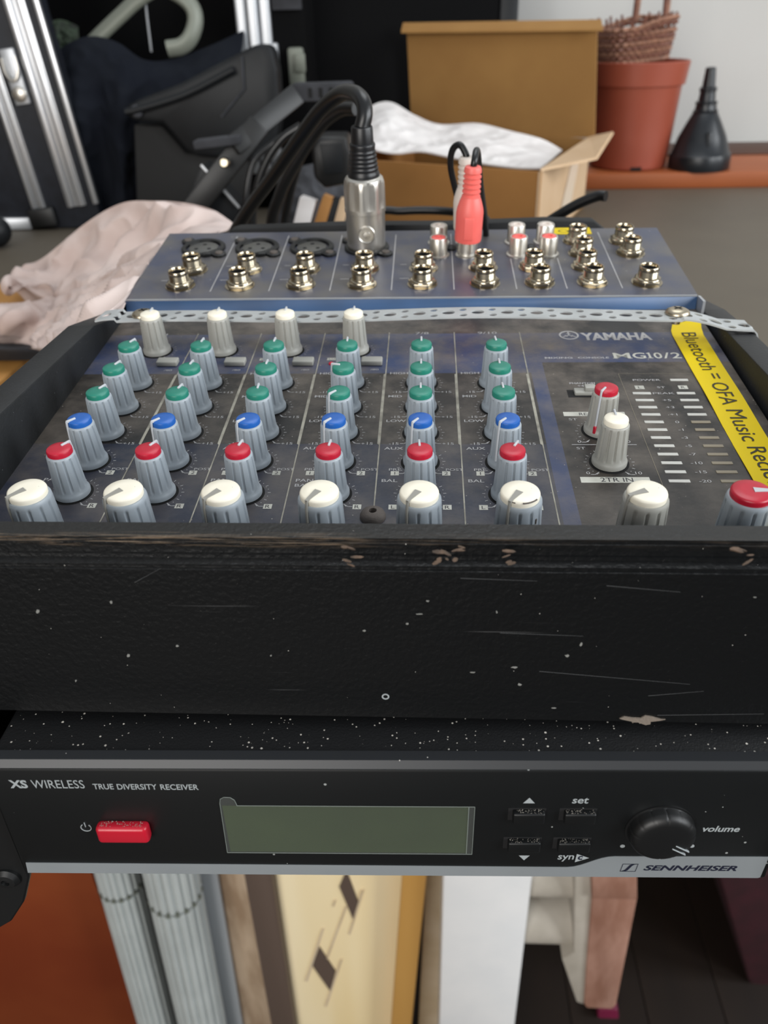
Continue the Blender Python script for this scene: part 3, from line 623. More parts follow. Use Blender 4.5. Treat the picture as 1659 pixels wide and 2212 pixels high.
# ----------------------------------------------------------------- phono sockets
def rca(x, s, m_):
    M_ = JM @ T(x, s, 0)
    o = part('phono_socket', B().lathe([(5.2, 0), (5.2, .6), (4.3, .9), (4.15, 1.5), (4.1, 8.2), (3.9, 8.6), (3.35, 8.6), (3.3, 7.9)], 36, M_, cap1=False), P('silver'), mx)
    part('insulator', B().lathe([(3.3, 7.9), (3.2, 8.5), (2.9, 8.7), (1.6, 8.7), (1.5, 8.2), (.01, 8.2)], 30, M_, cap0=False), P(m_), o)
for x in (14.6, 27.8, 51.3, 65.0): rca(x, 46.2, 'rca_red'); rca(x+.3, 61.5, 'rca_white')
for x in (21.1, 58.2): part('screw', B().lathe([(2.6, 0), (2.6, .9), (1.6, 1.7), (.01, 1.8)], 20, JM @ T(x, 53.5, 0)), P('black'), mx)
for k in range(8):
    x = [-85.0, -59.2, -32.6, -5.95, 21.0, 47.7, 69.0][k] if k < 7 else 92.3
    part('divider_line', rect(B(), x-.22, x+.22, 7.5, 73 if k < 5 or k == 7 else 41, JM, .16), P('print_w'), mx, smooth=False)
for k in range(5):
    for s, wd in ((19.5, 4.2), (35.2, 2.8)): part('underline_mark', rect(B(), XC[k]-10.2, XC[k]-10.2+wd, s, s+.45, JM, .16), P('print_w'), mx, smooth=False)
yl = part('yellow_sticker', B().box(71.0, 89.2, 70.6, 79.0, .15, .3, 0, 1, JM), P('yellow'), mx)
part('sticker_print', B().lathe([(2.0, .32), (2.0, .34), (1.5, .34), (1.5, .32)], 24, JM @ T(76.0, 74.5, 0) @ Matrix.Diagonal((1.3, 1, 1, 1)), cap0=False, cap1=False), P('yprint'), yl)

# ================================================================= YELLOW LABEL TAPE
tp = B(); ns, nx = 40, 6; gv = []
for i in range(ns+1):
    s = -29+i*(125.5+29)/ns
    for j in range(nx+1):
        x = 105.9+12.1*j/nx; h = .35+.25*math.sin(s*.11)*math.sin(s*.031)
        t = max(0, (s-117.5)/8.)
        h += t*t*(3.0*(j/nx)+1.0); xx = x+t*t*1.6*(1-j/nx)
        ss = s
        gv.append((xx, ss, h))
fs = [(i*(nx+1)+j, (i+1)*(nx+1)+j, (i+1)*(nx+1)+j+1, i*(nx+1)+j+1) for i in range(ns) for j in range(nx)]
n0 = len(gv); gv2 = gv+[(a, b_, c-.15) for a, b_, c in gv]
fs2 = fs+[tuple(q+n0 for q in f[::-1]) for f in fs]
lt_ = empty('label_tape', 'long yellow printed label tape stuck along the right edge of the mixer', 'label', (112, 120, 79))
part('tape_strip', B().add(gv2, fs2, PM), P('yellow'), lt_)
tx = B()
for s_, s0, s1 in (('Bluetooth', 119.3, 87.9), ('=', 85.2, 81.2), ('OFA', 78.0, 62.3), ('Music', 59.1, 39.8), ('Reciever', 36.4, 7.5)):
    cap = 5.5
    text(tx, s_, cap, 109.6 if s_ != '=' else 110.2, s0, width=(s0-s1), rot=-math.pi/2, M=PM, z=.95)
for i, v in enumerate(tx.v):
    l = PM.inverted() @ v; t = max(0, (l.y-117.5)/8.); j = (l.x-105.9)/12.1
    l.z = .35+.25*math.sin(l.y*.11)*math.sin(l.y*.031)+t*t*(3.0*j+1.0)+.16+.25*t; tx.v[i] = PM @ l
part('tape_lettering', tx, P('yprint'), lt_, smooth=False)

# ================================================================= PERFORATED STRAP
def strap_path(u):       # u = X along the strap; returns (X, Z, tangent angle)
    if u < -112:
        t = -112-u; a = min(t/9., 1.)*1.0
        return Vector((-112-t*(1-.12*a), 0, 100.9-(.010*t*t)-.0)), 0
    if u > 106:
        t = u-106; z = 99.6
        if t < 16: z = 99.6-3.6*(t/16)**1.5; x = u-.2
        elif t < 27: z = 96.0-.06*(t-16); x = u-.3
        else: q = t-27; z = 95.3-1.15*q; x = 132.7+.45*q
        return Vector((x, 0, z)), 0
    return Vector((u, 0, 100.2+.5*math.sin(u*.05)-.006*(u/10)**2)), 0
def ycen(u): return 172.6+.35*math.sin(u*.045)-(0 if u < 90 else (u-90)*.04)
cells = []; ph = 28.9-11.3*14
hs = 0
flat = B(); TH = .6; HW = 6.1
def cell(u0, u1, v0, v1, cu_, cv, r, ry):
    n = 20; inn = []; out = []
    for i in range(n):
        a = 2*math.pi*i/n; inn.append((a, cu_+r*math.cos(a), cv+ry*math.sin(a)))
    per = []
    for a in [2*math.pi*i/n for i in range(n)]:
        ca, sa = math.cos(a), math.sin(a)
        tx_ = ((u1-cu_)/ca if ca > 1e-6 else ((u0-cu_)/ca if ca < -1e-6 else 1e9)); ty_ = ((v1-cv)/sa if sa > 1e-6 else ((v0-cv)/sa if sa < -1e-6 else 1e9))
        m_ = min(tx_, ty_); per.append((a, cu_+m_*ca, cv+m_*sa, 0))
    for u_, v_ in ((u1, v1), (u0, v1), (u0, v0), (u1, v0)): per.append((math.atan2(v_-cv, u_-cu_) % (2*math.pi), u_, v_, 1))
    per.sort(key=lambda q: q[0]); K0 = n; K = n+len(per)
    def mp(u, v, h):
        p, _ = strap_path(u); p2, _ = strap_path(u+.1); t = (p2-p).normalized(); nrm = Vector((-t.z, 0, t.x))
        return Vector((p.x, ycen(u)+v, p.z))+nrm*h
    vs = []
    for h in (0, TH): vs += [mp(q[1], q[2], h) for q in inn]+[mp(q[1], q[2], h) for q in per]
    fs = []; m2 = len(per); ii = 0
    for j in range(m2):
        j2 = (j+1) % m2
        def top(*ix): fs.append(tuple(K+q for q in ix)); fs.append(tuple(ix)[::-1])
        i_ = ii % n
        if per[j2][3] == 0:
            i2 = (ii+1) % n; top(i_, K0+j, K0+j2, i2); ii += 1
        else: top(i_, K0+j, K0+j2)
        on = lambda q: abs(abs(q[2])-HW) < 1e-6
        if on(per[j]) and on(per[j2]): fs.append((K0+j, K0+j2, K+K0+j2, K+K0+j))
    for i in range(n):
        j = (i+1) % n; fs.append((j, i, K+i, K+j))
    flat.add(vs, fs)
u = ph
while u < 140:
    if u > -126:
        cell(u-3.0, u+3.0, -HW, HW, u, 0, 2.6, 2.3)
        if u+8.3 < 142:
            c2 = u+5.65; cell(u+3.0, u+8.3, 0, HW, c2, 3.3, 1.6, 1.6); cell(u+3.0, u+8.3, -HW, 0, c2, -3.3, 1.6, 1.6)
    u += 11.3
sr = empty('perforated_strap', 'grey perforated steel strap holding the mixer down across its middle', 'strap', (0, 172, 99))
bm = bmesh.new(); bvs = [bm.verts.new(v) for v in flat.v]
for f in flat.f:
    try: bm.faces.new([bvs[i] for i in f])
    except ValueError: pass
bmesh.ops.remove_doubles(bm, verts=bm.verts[:], dist=.02)
for v in bm.verts: v.co *= MM
me = bpy.data.meshes.new('strap_band'); bm.to_mesh(me); bm.free()
part('strap_band', me, P('zinc'), sr)
for x, z in ((-102.5, 100.7), (105.2, 100.0)):
    M_ = T(x, 173.3, z)
    b = B().lathe([(4.6, 0), (4.6, .5), (4.1, 1.3), (3.0, 1.9), (1.8, 2.1), (.01, 2.1)], 32, M_)
    b.lathe([(1.6, -4), (1.6, 0)], 16, M_)
    o = part('screw', b, P('steel'), sr, label='round head screw')
    part('cross_slot', B().box(-1.8, 1.8, -.35, .35, 1.8, 2.2, 0, 1, M_ @ RZ(.6)).box(-.35, .35, -1.8, 1.8, 1.8, 2.2, 0, 1, M_ @ RZ(.6)), P('hole'), o)

# ================================================================= PLUGS AND LEADS
xp = empty('microphone_cable', 'black microphone cable with chrome plug in the fourth mixer input', 'cable', (-19.5, 261, 105))
M_ = JM @ T(-19.4, 56.0, .2)
prf = [(8.6, .9), (8.9, 1.4), (9.0, 2.5), (9.1, 15), (9.2, 17.6), (9.5, 17.8), (9.55, 18.6)]
b = B().lathe([(7.9, .6)]+prf+[(9.5, 20)], 48, M_)
shell = part('plug_shell', b, P('silver'), xp)
def gro(a, k):
    if 1 <= k <= 4:
        g = (a*8/(2*math.pi)+.1) % 1; return 1-.075*max(0, 1-abs(g-.5)/.34)**.5
    return 1
part('grip_sleeve', B().lathe([(9.5, 19.4), (9.5, 21), (9.45, 24), (9.4, 28), (9.2, 30.8), (8.6, 32.4), (7.6, 33.2), (7.0, 33.3)], 96, M_, gro), P('silver'), xp, ang=50)
part('release_button', B().lathe([(4.1, 0), (4.1, .5), (3.7, .8), (3.3, .5), (3.2, .3), (1.9, .3), (1.5, 1.0), (.01, 1.2)], 36, M_ @ T(0.3, -9.0, 9.5) @ RX(R(90)) @ T(.5, 0, -.2)), P('silver'), xp)
pr2 = [(7.2, 33.0), (7.2, 34.2)]
for i in range(6): pr2 += [(7.0-i*.22, 35.0+i*1.75), (6.6-i*.22, 35.6+i*1.75), (6.6-i*.22, 36.1+i*1.75)]
pr2 += [(5.7, 46.4), (5.5, 47.0), (5.0, 47.4), (4.8, 53.4), (4.5, 54.0), (3.0, 54.2)]
part('strain_relief', B().lathe(pr2, 40, M_), P('rub'), xp)
top = M_ @ Vector((0, 0, 53))
cp = [tuple(top), tuple(at(788, 245, 254)), tuple(at(783, 218, 258)), tuple(at(764, 201, 266)), tuple(at(735, 203, 276)), tuple(at(690, 240, 288)), tuple(at(640, 308, 302)), tuple(at(590, 380, 318)), tuple(at(540, 448, 334)), tuple(at(508, 500, 344)), tuple(at(490, 540, 350)), tuple(at(480, 600, 352))]
part('cable', B().tube(cp, 3.5, 16, 8), P('cable'), xp)

def rca_plug(M_, mt, parent, name):
    pr3 = [(4.9, 3.6), (4.95, 7.0), (5.9, 7.1), (6.1, 8.0), (6.15, 19.5), (5.9, 21.5), (5.0, 24.5), (4.3, 26.3), (4.15, 26.6)]
    for i in range(5): pr3 += [(4.15-.05*i, 27.2+i*2.1), (3.5-.05*i, 27.6+i*2.1), (3.5-.05*i, 28.3+i*2.1), (4.1-.05*i, 28.7+i*2.1)]
    pr3 += [(3.8, 38.4), (3.4, 39.4), (2.4, 39.7)]
    o = part(name, B().lathe(pr3[1:], 36, M_), P(mt), parent)
    part('metal_ring', B().lathe([(4.75, 2.2), (4.75, 7.6)], 30, M_), P('silver'), o)
    part('grip_pad', B().box(-2.2, 2.2, -.4, .4, -5, 5, .38, 3, M_ @ T(-.3, -6.0, 14)), P(mt), o)
rl = empty('stereo_lead', 'stereo phono lead with red plug in front and white plug behind', 'cable', (28, 255, 105))
Mr = JM @ T(27.8, 46.2, 0) @ RY(R(2.0)) ; Mw = JM @ T(28.1, 61.5, 0) @ RY(R(-1.5)) @ RX(R(2))
rca_plug(Mr, 'rca_red', rl, 'red_plug'); rca_plug(Mw, 'rca_white', rl, 'white_plug')
tr_ = Mr @ Vector((0, 0, 38)); tw = Mw @ Vector((0, 0, 38))
part('red_wire', B().tube([tuple(tr_), tuple(tr_+Vector((.6, 0, 4))), tuple(tr_+Vector((1.6, 6, 7))), tuple(tr_+Vector((3., 16, 3))), tuple(tr_+Vector((5, 24, -10))), tuple(tr_+Vector((8.5, 28, -30))), tuple(tr_+Vector((10, 32, -50)))], 1.5, 10, 6), P('cable'), rl)
part('white_wire', B().tube([tuple(tw), tuple(tw+Vector((-.8, 1, 3))), tuple(tw+Vector((-3.4, 3, 6.2))), tuple(tw+Vector((-6.4, 5, 4))), tuple(tw+Vector((-7.2, 8, -3))), tuple(tw+Vector((-4.6, 12, -14))), tuple(tw+Vector((0, 20, -30))), tuple(tw+Vector((2, 24, -50)))], 1.5, 10, 6), P('cable'), rl)

# ================================================================= cloth and leaning helpers
def cloth(net, nu, nv, thick, amp=0., fs_=.03, seed=0., ridge=True, amp2=0., fs2=.1):
    r_, c_ = len(net), len(net[0])
    def g(i, j):
        i0 = min(max(i, 0), r_-1); j0 = min(max(j, 0), c_-1); return Vector(net[i0][j0])
    def ev(a, b_):
        i = min(int(a), r_-2); j = min(int(b_), c_-2); fa, fb_ = a-i, b_-j
        col = [cat(g(i+k, j-1), g(i+k, j), g(i+k, j+1), g(i+k, j+2), fb_) for k in (-1, 0, 1, 2)]
        return cat(*col, fa)
    P0 = [[ev(i*(r_-1)/nv, j*(c_-1)/nu) for j in range(nu+1)] for i in range(nv+1)]
    N0 = []
    for i in range(nv+1):
        row = []
        for j in range(nu+1):
            a = P0[i][min(j+1, nu)]-P0[i][max(j-1, 0)]; b_ = P0[min(i+1, nv)][j]-P0[max(i-1, 0)][j]; n = a.cross(b_)
            n = n.normalized() if n.length > 1e-6 else Vector((0, 0, 1))
            row.append(n)
        N0.append(row)
    if sum(n.z for row in N0 for n in row) < 0: N0 = [[-n for n in row] for row in N0]
    top = []
    for i in range(nv+1):
        for j in range(nu+1):
            p = P0[i][j]; q = p*fs_+Vector((seed, seed*.7, 0)); v = noise.noise(q)
            h = (1-abs(v)*2.2) if ridge else v
            q2 = p*fs2+Vector((seed, 3, 1)); h2 = 1-abs(noise.noise(q2))*2
            ef = min(1, min(i, nv-i)/(nv*.16), j/(nu*.05), (nu-j)/(nu*.30)); top.append(p+N0[i][j]*((amp*(h-.55)+amp2*(h2-.5))*ef))
    n0 = len(top); K = nu+1
    bot = [p-N0[k//K][k % K]*thick for k, p in enumerate(top)]
    fs = [(i*K+j, i*K+j+1, (i+1)*K+j+1, (i+1)*K+j) for i in range(nv) for j in range(nu)]
    f2 = [tuple(n0+q for q in f[::-1]) for f in fs]; ed = []
    for j in range(nu): ed += [(j, n0+j, n0+j+1, j+1), (nv*K+j, nv*K+j+1, n0+nv*K+j+1, n0+nv*K+j)]
    for i in range(nv): ed += [(i*K, (i+1)*K, n0+(i+1)*K, n0+i*K), (i*K+nu, n0+i*K+nu, n0+(i+1)*K+nu, (i+1)*K+nu)]
    return B().add(top+bot, fs+f2+ed)
def A(x, y, Y): return tuple(at(x, y, Y))
def plate(b, pts, Y0, Y1, r=0):          # outline seen from the front at depth Y0, real depth to Y1
    q = [(at(x, y, Y0).x, at(x, y, Y0).z) for x, y in pts]
    area2 = sum(q[i][0]*q[(i+1) % len(q)][1]-q[(i+1) % len(q)][0]*q[i][1] for i in range(len(q)))
    if area2 < 0: q = q[::-1]
    return b.prism(q, -Y1, -Y0, XZY, r, 2)

# ================================================================= BACKGROUND ON THE TABLE
# --- pink cloth heap
def Zr(x, y, z): return tuple(atz(x, y, z))
def Xr(x, y, X):
    d = cf+cr*((x-IW/2)/FPX)-cu*((y-IH/2)/FPX); t = (X-CPOS.x)/d.x; return tuple(CPOS+d*t)
cl = empty('crumpled_cloth', 'crumpled pale pink cloth heaped beside the left rear of the mixer', 'cloth', (-230, 430, 0))
net = [
 [Zr(14, 606, 34), A(48, 580, 540), A(98, 553, 530), A(185, 482, 500), A(262, 439, 480), A(335, 434, 460), A(400, 438, 440), A(462, 454, 420), A(503, 482, 395)],
 [Zr(18, 612, 42), A(60, 595, 510), A(130, 580, 500), A(215, 528, 470), A(290, 483, 450), A(350, 463, 430), A(410, 462, 415), A(460, 470, 400), A(499, 486, 385)],
 [Zr(24, 620, 40), A(78, 612, 480), A(150, 612, 460), A(230, 578, 440), A(300, 534, 415), A(350, 508, 395), A(400, 492, 385), A(450, 490, 375), A(490, 494, 366)],
 [Zr(32, 628, 26), A(88, 632, 460), A(165, 642, 430), A(232, 622, 400), A(282, 590, 370), A(322, 558, 350), A(362, 530, 345), A(410, 510, 345), A(468, 503, 350)]]
def ztuck(row, z): return [(p[0], p[1]+4, min(p[2], z)) for p in row]
net.append([(p[0]-2, p[1]+22, max(6, p[2]-12)) for p in net[-1]])
part('upper_fold', cloth(net, 190, 90, 1.2, amp=17.0, fs_=.018, seed=4.2, amp2=5.5, fs2=.042), P('fabric'), cl, ang=80)
net = [
 [Zr(-70, 668, 20), Zr(30, 660, 26), A(108, 645, 470), A(170, 622, 420), A(232, 592, 370), A(292, 560, 330), A(345, 524, 315)],
 [Zr(-70, 690, 26), Zr(40, 682, 38), A(115, 668, 430), A(180, 642, 370), A(240, 614, 310), A(294, 584, 275), A(345, 540, 280)],
 [Zr(-70, 712, 22), Zr(40, 708, 32), A(108, 700, 375), A(170, 678, 305), A(224, 650, 250), A(276, 616, 232), A(336, 552, 270)],
 [Zr(-70, 736, 10), Zr(30, 738, 14), A(95, 735, 320), A(152, 715, 235), A(203, 684, 200), A(262, 638, 205), A(326, 562, 262)],
 [Zr(-70, 748, 3), Zr(30, 750, 4), A(100, 752, 270), A(156, 729, 172), A(204, 694, 180), A(267, 644, 200), A(326, 570, 258)]]
part('lower_fold', cloth(net, 170, 90, 1.2, amp=12.0, fs_=.022, seed=1.7, amp2=4.0, fs2=.05), P('fabric'), cl, ang=80)
# --- boards and pouch at far left
single('wooden_board', B().box(-520, -262, 300, 560, 0.0, 6, 1), P('tanwood'), 'flat light brown board on the table under the pink cloth', 'board')
single('dark_pouch', cloth([[Zr(-70, 735, 14), Zr(20, 738, 16), Zr(100, 742, 14), Zr(150, 745, 9)], [Zr(-70, 752, 20), Zr(20, 752, 22), Zr(100, 757, 18), Zr(142, 760, 12)], [Zr(-70, 779, 8), Zr(20, 779, 8), Zr(90, 777, 8), Zr(118, 774, 8)]], 40, 14, 2, amp=1.2, fs_=.03), P('greyfab'), 'dark grey cloth strip lying on the light brown board', 'cloth', ang=80)

# --- flight case, far left, leaning
LF = T(*at(175, 470, 800)) @ RY(R(-6.0))
fc = empty('flight_case', 'tall black flight case with bright aluminium edges at the left', 'case', tuple(at(120, 500, 800)-Vector((0, 0, 0))))
part('case_body', B().prism([(21, -14.2), (21, 300), (-190, 300), (-190, 7.9)], -30, -4, LF @ XZY, 1.5), P('lam'), fc)
def extr(x0, x1, ridge=True):
    b = B().box(x0, x1, 0, 6, 12, 298, .8, 2, LF)
    if ridge:
        w_ = (x1-x0); b.box(x0+w_*.08, x0+w_*.36, -2.2, 1, 12, 298, .8, 2, LF); b.box(x0+w_*.62, x0+w_*.92, -2.2, 1, 12, 298, .8, 2, LF)
    return b
part('edge_profile', extr(-53, -37), P('alu'), fc); part('edge_profile', extr(-12, 10), P('alu'), fc); part('edge_profile', extr(18, 24, False), P('alu'), fc)
lt2 = part('latch', B().box(-32, -16, -1.5, 5, 118, 170, 1.5, 2, LF), P('alu_w'), fc)
part('latch_wing', B().lathe([(7.5, 0), (7.5, 2), (6, 3.2), (.01, 3.4)], 24, LF @ T(-24, -1, 128) @ RX(R(90))), P('silver'), lt2)
part('latch_hook', B().tube([(-31, -3, 162), (-31, -4, 150), (-27, -5, 142), (-21, -5, 142), (-17, -4, 150), (-17, -3, 162)], 1.6, 8, 5, LF), P('silver'), lt2)
part('corner_foot', B().box(-58, -28, -5, 22, -5.5, 16, 3, 3, LF), P('black'), fc)
part('base_rail', B().prism([(-59, -5.5), (-59, 7), (-190, 21), (-190, 8.2)], -4, 3, LF @ XZY, 1), P('alu_w'), fc)
ball = at(22, 578, 720)
single('ball_castor', B().lathe([(16*math.sin(R(a)), -16*math.cos(R(a))) for a in range(2, 179, 8)], 32, T(ball.x-6, 720, 16.1)), P('hard'), 'dark ball castor beside the foot of the flight case', 'castor')

# --- black cabinet filling the back
cab = empty('black_cabinet', 'tall black cabinet standing behind the cardboard box', 'cabinet', (-250, 1120, FZ))
cx1 = at(1120, 20, 1002).x; cx0 = at(1080, 20, 1002).x
part('cabinet_body', B().box(-760, cx0, 1004, 1250, FZ, 420, 2), P('deep'), cab)
part('side_frame', B().box(cx0+.3, cx1, 1002, 1250, FZ, 420, 2), P('hard'), cab)
# --- second flight case
s2 = empty('rack_case', 'black rack case with pale metal corner profiles behind the plastic case', 'case', (at(580, 90, 900).x, 930, 0))
xa, xb, xc, xd = at(508, 40, 900).x, at(585, 40, 900).x, at(600, 160, 900).x, at(660, 100, 900).x
part('case_body', B().box(xa, xd, 905, 998, TG, 330, 2), P('deep'), s2)
for i in range(3):
    u0 = xa+(xb-xa)*(i/3+.02); part('edge_profile', B().box(u0, u0+(xb-xa)*.30, 897-3*(i == 1), 907, 40, 330, 2.5, 3), P('alu_w'), s2)
part('upper_panel', B().box(xb+2, xd-2, 899, 906, at(600, 22, 900).z, 330, 1), P('greyfab'), s2)
part('hinge_strip', B().box(at(592, 160, 900).x, at(605, 160, 900).x, 896, 906, at(600, 232, 900).z, at(600, 92, 900).z, 2, 2), P('alu_w'), s2)
part('latch', B().box(at(624, 140, 900).x, at(657, 140, 900).x, 893, 906, at(640, 186, 900).z, at(640, 102, 900).z, 3, 2).box(at(640, 140, 900).x, at(662, 140, 900).x, 889, 894, at(640, 155, 900).z, at(640, 115, 900).z, 1, 2), P('gtube'), s2)
# --- metal frame handle
hd = empty('metal_frame', 'grey green bent metal frame rising behind the black jacket', 'frame', A(300, 100, 880))
part('frame_tube', B().tube([A(196, 96, 880), A(222, 70, 880), A(262, 32, 880), A(300, -2, 880), A(345, -26, 880), A(385, -12, 880), A(414, 14, 880), A(422, 45, 878), A(412, 80, 874), A(392, 100, 872), A(362, 106, 870)], 9.0, 14, 6, flat=.7), P('gtube'), hd)
part('brace_rod', B().tube([A(313, -10, 885), A(318, 40, 885), A(327, 112, 885)], 1.2, 8, 3), P('alu_w'), hd)
single('camouflage_cloth', cloth([[A(95, 52, 900), A(130, 42, 905), A(168, 56, 900)], [A(98, 80, 885), A(135, 72, 885), A(172, 88, 885)], [A(104, 118, 878), A(140, 116, 878), A(180, 122, 878)]], 40, 30, 2, amp=3, fs_=.08, seed=2, amp2=3, fs2=.16), P('camo'), 'dark green camouflage cloth at the top left behind the jacket', 'cloth', ang=80)
# --- black jacket
net = [
 [A(105, 125, 850), A(150, 92, 855), A(200, 78, 860), A(255, 92, 860), A(310, 128, 860), A(370, 128, 870), A(440, 104, 880), A(525, 66, 890)],
 [A(112, 190, 840), A(150, 150, 838), A(205, 140, 835), A(262, 150, 835), A(320, 165, 840), A(375, 160, 850), A(440, 145, 860), A(520, 110, 870)],
 [A(125, 270, 835), A(160, 240, 815), A(215, 230, 825), A(265, 235, 812), A(310, 240, 830), A(370, 230, 840), A(430, 215, 850), A(500, 190, 860)],
 [A(150, 370, 835), A(180, 350, 810), A(225, 345, 828), A(262, 350, 806), A(295, 355, 826), A(345, 350, 840), A(400, 330, 850), A(460, 300, 860)],
 [A(172, 470, 835), A(200, 470, 815), A(235, 465, 830), A(265, 470, 812), A(300, 470, 830), A(340, 468, 840), A(385, 460, 850), A(440, 440, 860)]]
single('black_jacket', cloth(net, 120, 100, 2.5, amp=5, fs_=.013, seed=9, amp2=2, fs2=.05), P('jacket'), 'dark blue black jacket draped beside the flight case', 'jacket', ang=80)
# --- dark plastic case
pc_ = empty('plastic_case', 'dark grey moulded plastic case lying tilted in front of the jacket', 'case', A(440, 330, 790))
part('case_shell', plate(B(), [(268, 232), (300, 214), (390, 180), (500, 122), (556, 94), (588, 100), (600, 150), (606, 250), (596, 330), (540, 345), (420, 338), (398, 322), (350, 268), (290, 262), (270, 250)], 770, 798, 5), P('hard'), pc_)
part('case_base', plate(B(), [(288, 268), (350, 270), (402, 330), (540, 346), (520, 480), (296, 480)], 785, 803, 3), P('blackm'), pc_)
part('rim', B().tube([A(272, 242, 764), A(300, 236, 764), A(400, 204, 764), A(505, 150, 764)], 3.6, 10, 5), P('hard'), pc_)
part('rim_line', B().tube([A(522, 122, 767), A(527, 192, 767), A(478, 252, 767)], 1.1, 8, 0), P('greyfab'), pc_)
part('corner_boss', B().lathe([(6, 0), (6, 3), (4, 5), (.01, 5.2)], 20, T(*A(296, 240, 768)) @ RX(R(90))), P('greyfab'), pc_)
# --- stand arm and clamp
ms = empty('microphone_stand', 'black folding stand arm with brass coloured wing screw behind the mixer', 'stand', A(500, 400, 600))
def bar3(b, p, q, w_, d, r=1.5):
    p, q = Vector(p), Vector(q); L_ = (q-p).length; z = (q-p).normalized(); y = Vector((0, 1, 0)); x = y.cross(z).normalized(); y = z.cross(x)
    M_ = Matrix((x, y, z)).transposed().to_4x4(); M_.translation = p
    return b.box(-w_/2, w_/2, -d/2, d/2, 0, L_, r, 2, M_)
part('upper_arm', bar3(B(), A(640, 205, 640), A(500, 318, 600), 17, 14), P('black'), ms)
part('lower_arm', bar3(B(), A(560, 268, 612), A(405, 470, 590), 19, 14), P('black'), ms)
part('clamp_plate', bar3(B(), A(422, 312, 596), A(520, 300, 596), 7, 16), P('greyfab'), ms)
part('wing_screw', B().lathe([(4.2, 0), (4.2, 4), (3, 6), (.01, 6.4)], 20, T(*A(487, 352, 585)) @ RX(R(80))), P('nickel'), ms)
part('base_panel', plate(B(), [(436, 356), (516, 448), (500, 500), (400, 500), (400, 440)], 610, 640, 1), P('hard'), ms)
part('panel_edge', bar3(B(), A(434, 356, 606), A(517, 449, 606), 2.2, 2.2, .4), P('alu_w'), ms)
gp = B(); q0, q1 = Vector(A(632, 200, 640)), Vector(A(765, 196, 640))
bar3(gp, q0, q1, 15, 10, 3)
part('slotted_bracket', gp, P('greyfab'), ms)
for i in range(4):
    c = q0+(q1-q0)*(.3+.17*i); part('slot', B().box(c.x-1.6, c.x+1.6, c.y-5.6, c.y-4.9, c.z-4, c.z+3.5, .2, 1), P('hole'), ms)
# --- loose leads behind the mixer
for k, (pts, r) in enumerate((([(770, 235, 420), (735, 238, 430), (690, 275, 440), (640, 350, 450), (605, 420, 460), (585, 500, 470)], 4.0), ([(700, 262, 470), (668, 300, 480), (640, 370, 490), (622, 440, 500), (614, 500, 505)], 3.0), ([(650, 272, 520), (610, 300, 520), (575, 350, 520), (552, 420, 520), (545, 500, 520)], 3.2), ([(625, 285, 560), (590, 310, 560), (548, 350, 555), (532, 420, 550), (530, 500, 550)], 2.6))):
    P3 = [A(*p) for p in pts]; e = Vector(P3[-1]); P3.append((e.x-4, e.y+6, 6))
    single('loose_lead', B().tube(P3, r, 12, 7), P('cable'), ['thick black lead arching just left of the chrome plug', 'black lead hanging second left of the chrome plug', 'black lead hanging beside the folding stand arm', 'thinnest black lead, furthest left of the hanging leads'][k], 'cable', group='hanging black leads')
ad = empty('power_adapter', 'black power adapter block behind the chrome plug', 'adapter', A(712, 400, 560))
part('adapter_body', plate(B(), [(672, 318), (690, 296), (748, 296), (756, 330), (752, 398), (700, 408), (678, 385)], 560, 600, 3), P('black'), ad)
part('adapter_plate', plate(B(), [(690, 312), (738, 310), (740, 372), (700, 378)], 558, 560.2, .4), P('hard'), ad)
net = [[A(600, 385, 690), A(650, 360, 700), A(700, 352, 700), A(750, 372, 690)], [A(596, 420, 670), A(650, 400, 668), A(700, 405, 668), A(748, 410, 668)], [A(590, 470, 665), A(645, 455, 655), A(700, 470, 655), A(750, 470, 655)], [A(585, 520, 660), A(645, 520, 650), A(700, 520, 650), A(750, 520, 650)]]
single('grey_bag', cloth(net, 60, 50, 2, amp=4, fs_=.03, seed=5, amp2=2, fs2=.09), P('greyfab'), 'crumpled grey fabric bag behind the black power adapter', 'bag', ang=80)
for k, (a, b_, c, m_) in enumerate((((645, 520), (668, 428), 14, 'paper'), ((680, 520), (712, 424), 10, 'card'), ((704, 520), (730, 428), 7, 'hard'), ((722, 520), (746, 430), 8, 'card_lt'))):
    single('leaning_slat', bar3(B(), A(*a, 600), A(*b_, 604), c, 26, .6), P(m_), ['white slat leaning beside the grey bag', 'brown cardboard slat leaning left of the chrome plug', 'black slat between the two cardboard slats', 'pale cardboard slat nearest the chrome plug'][k], 'slat', group='slats leaning behind the mixer')

# --- cardboard box with open lid
bx = empty('cardboard_box', 'open brown cardboard box with raised lid and side flap', 'box', (60, 820, 0))
C1, C2, C3, C4 = Vector((113, 660, 0)), Vector((195, 882, 0)), Vector((5, 985, 0)), Vector((-82, 765, 0))
C3 = Vector((-8, 988, 0))
HB = 75.0
def wallp(b, p, q, z0, z1, t=2.5, z2=None, z3=None):
    d = (q-p).normalized(); n = Vector((-d.y, d.x, 0))*t
    z2 = z1 if z2 is None else z2
    v = [Vector((*a.xy, z)) for a in (p, q) for z in (z0, z1 if a is p else z2)]
    v += [x+n for x in v]
    return b.add(v, [(0, 1, 3, 2), (4, 6, 7, 5), (0, 4, 5, 1), (2, 3, 7, 6), (1, 5, 7, 3), (0, 2, 6, 4)])
part('front_wall', wallp(B(), C1, C4, TG, HB, -2.5), P('card'), bx, smooth=False)
part('side_wall', wallp(B(), C1, C2, TG, HB, 2.5), P('card_lt'), bx, smooth=False, label='pale end wall of the box')
part('back_wall', wallp(B(), C2, C3, TG, HB), P('card_in'), bx, smooth=False); part('side_wall', wallp(B(), C3, C4, TG, HB), P('card'), bx, smooth=False)
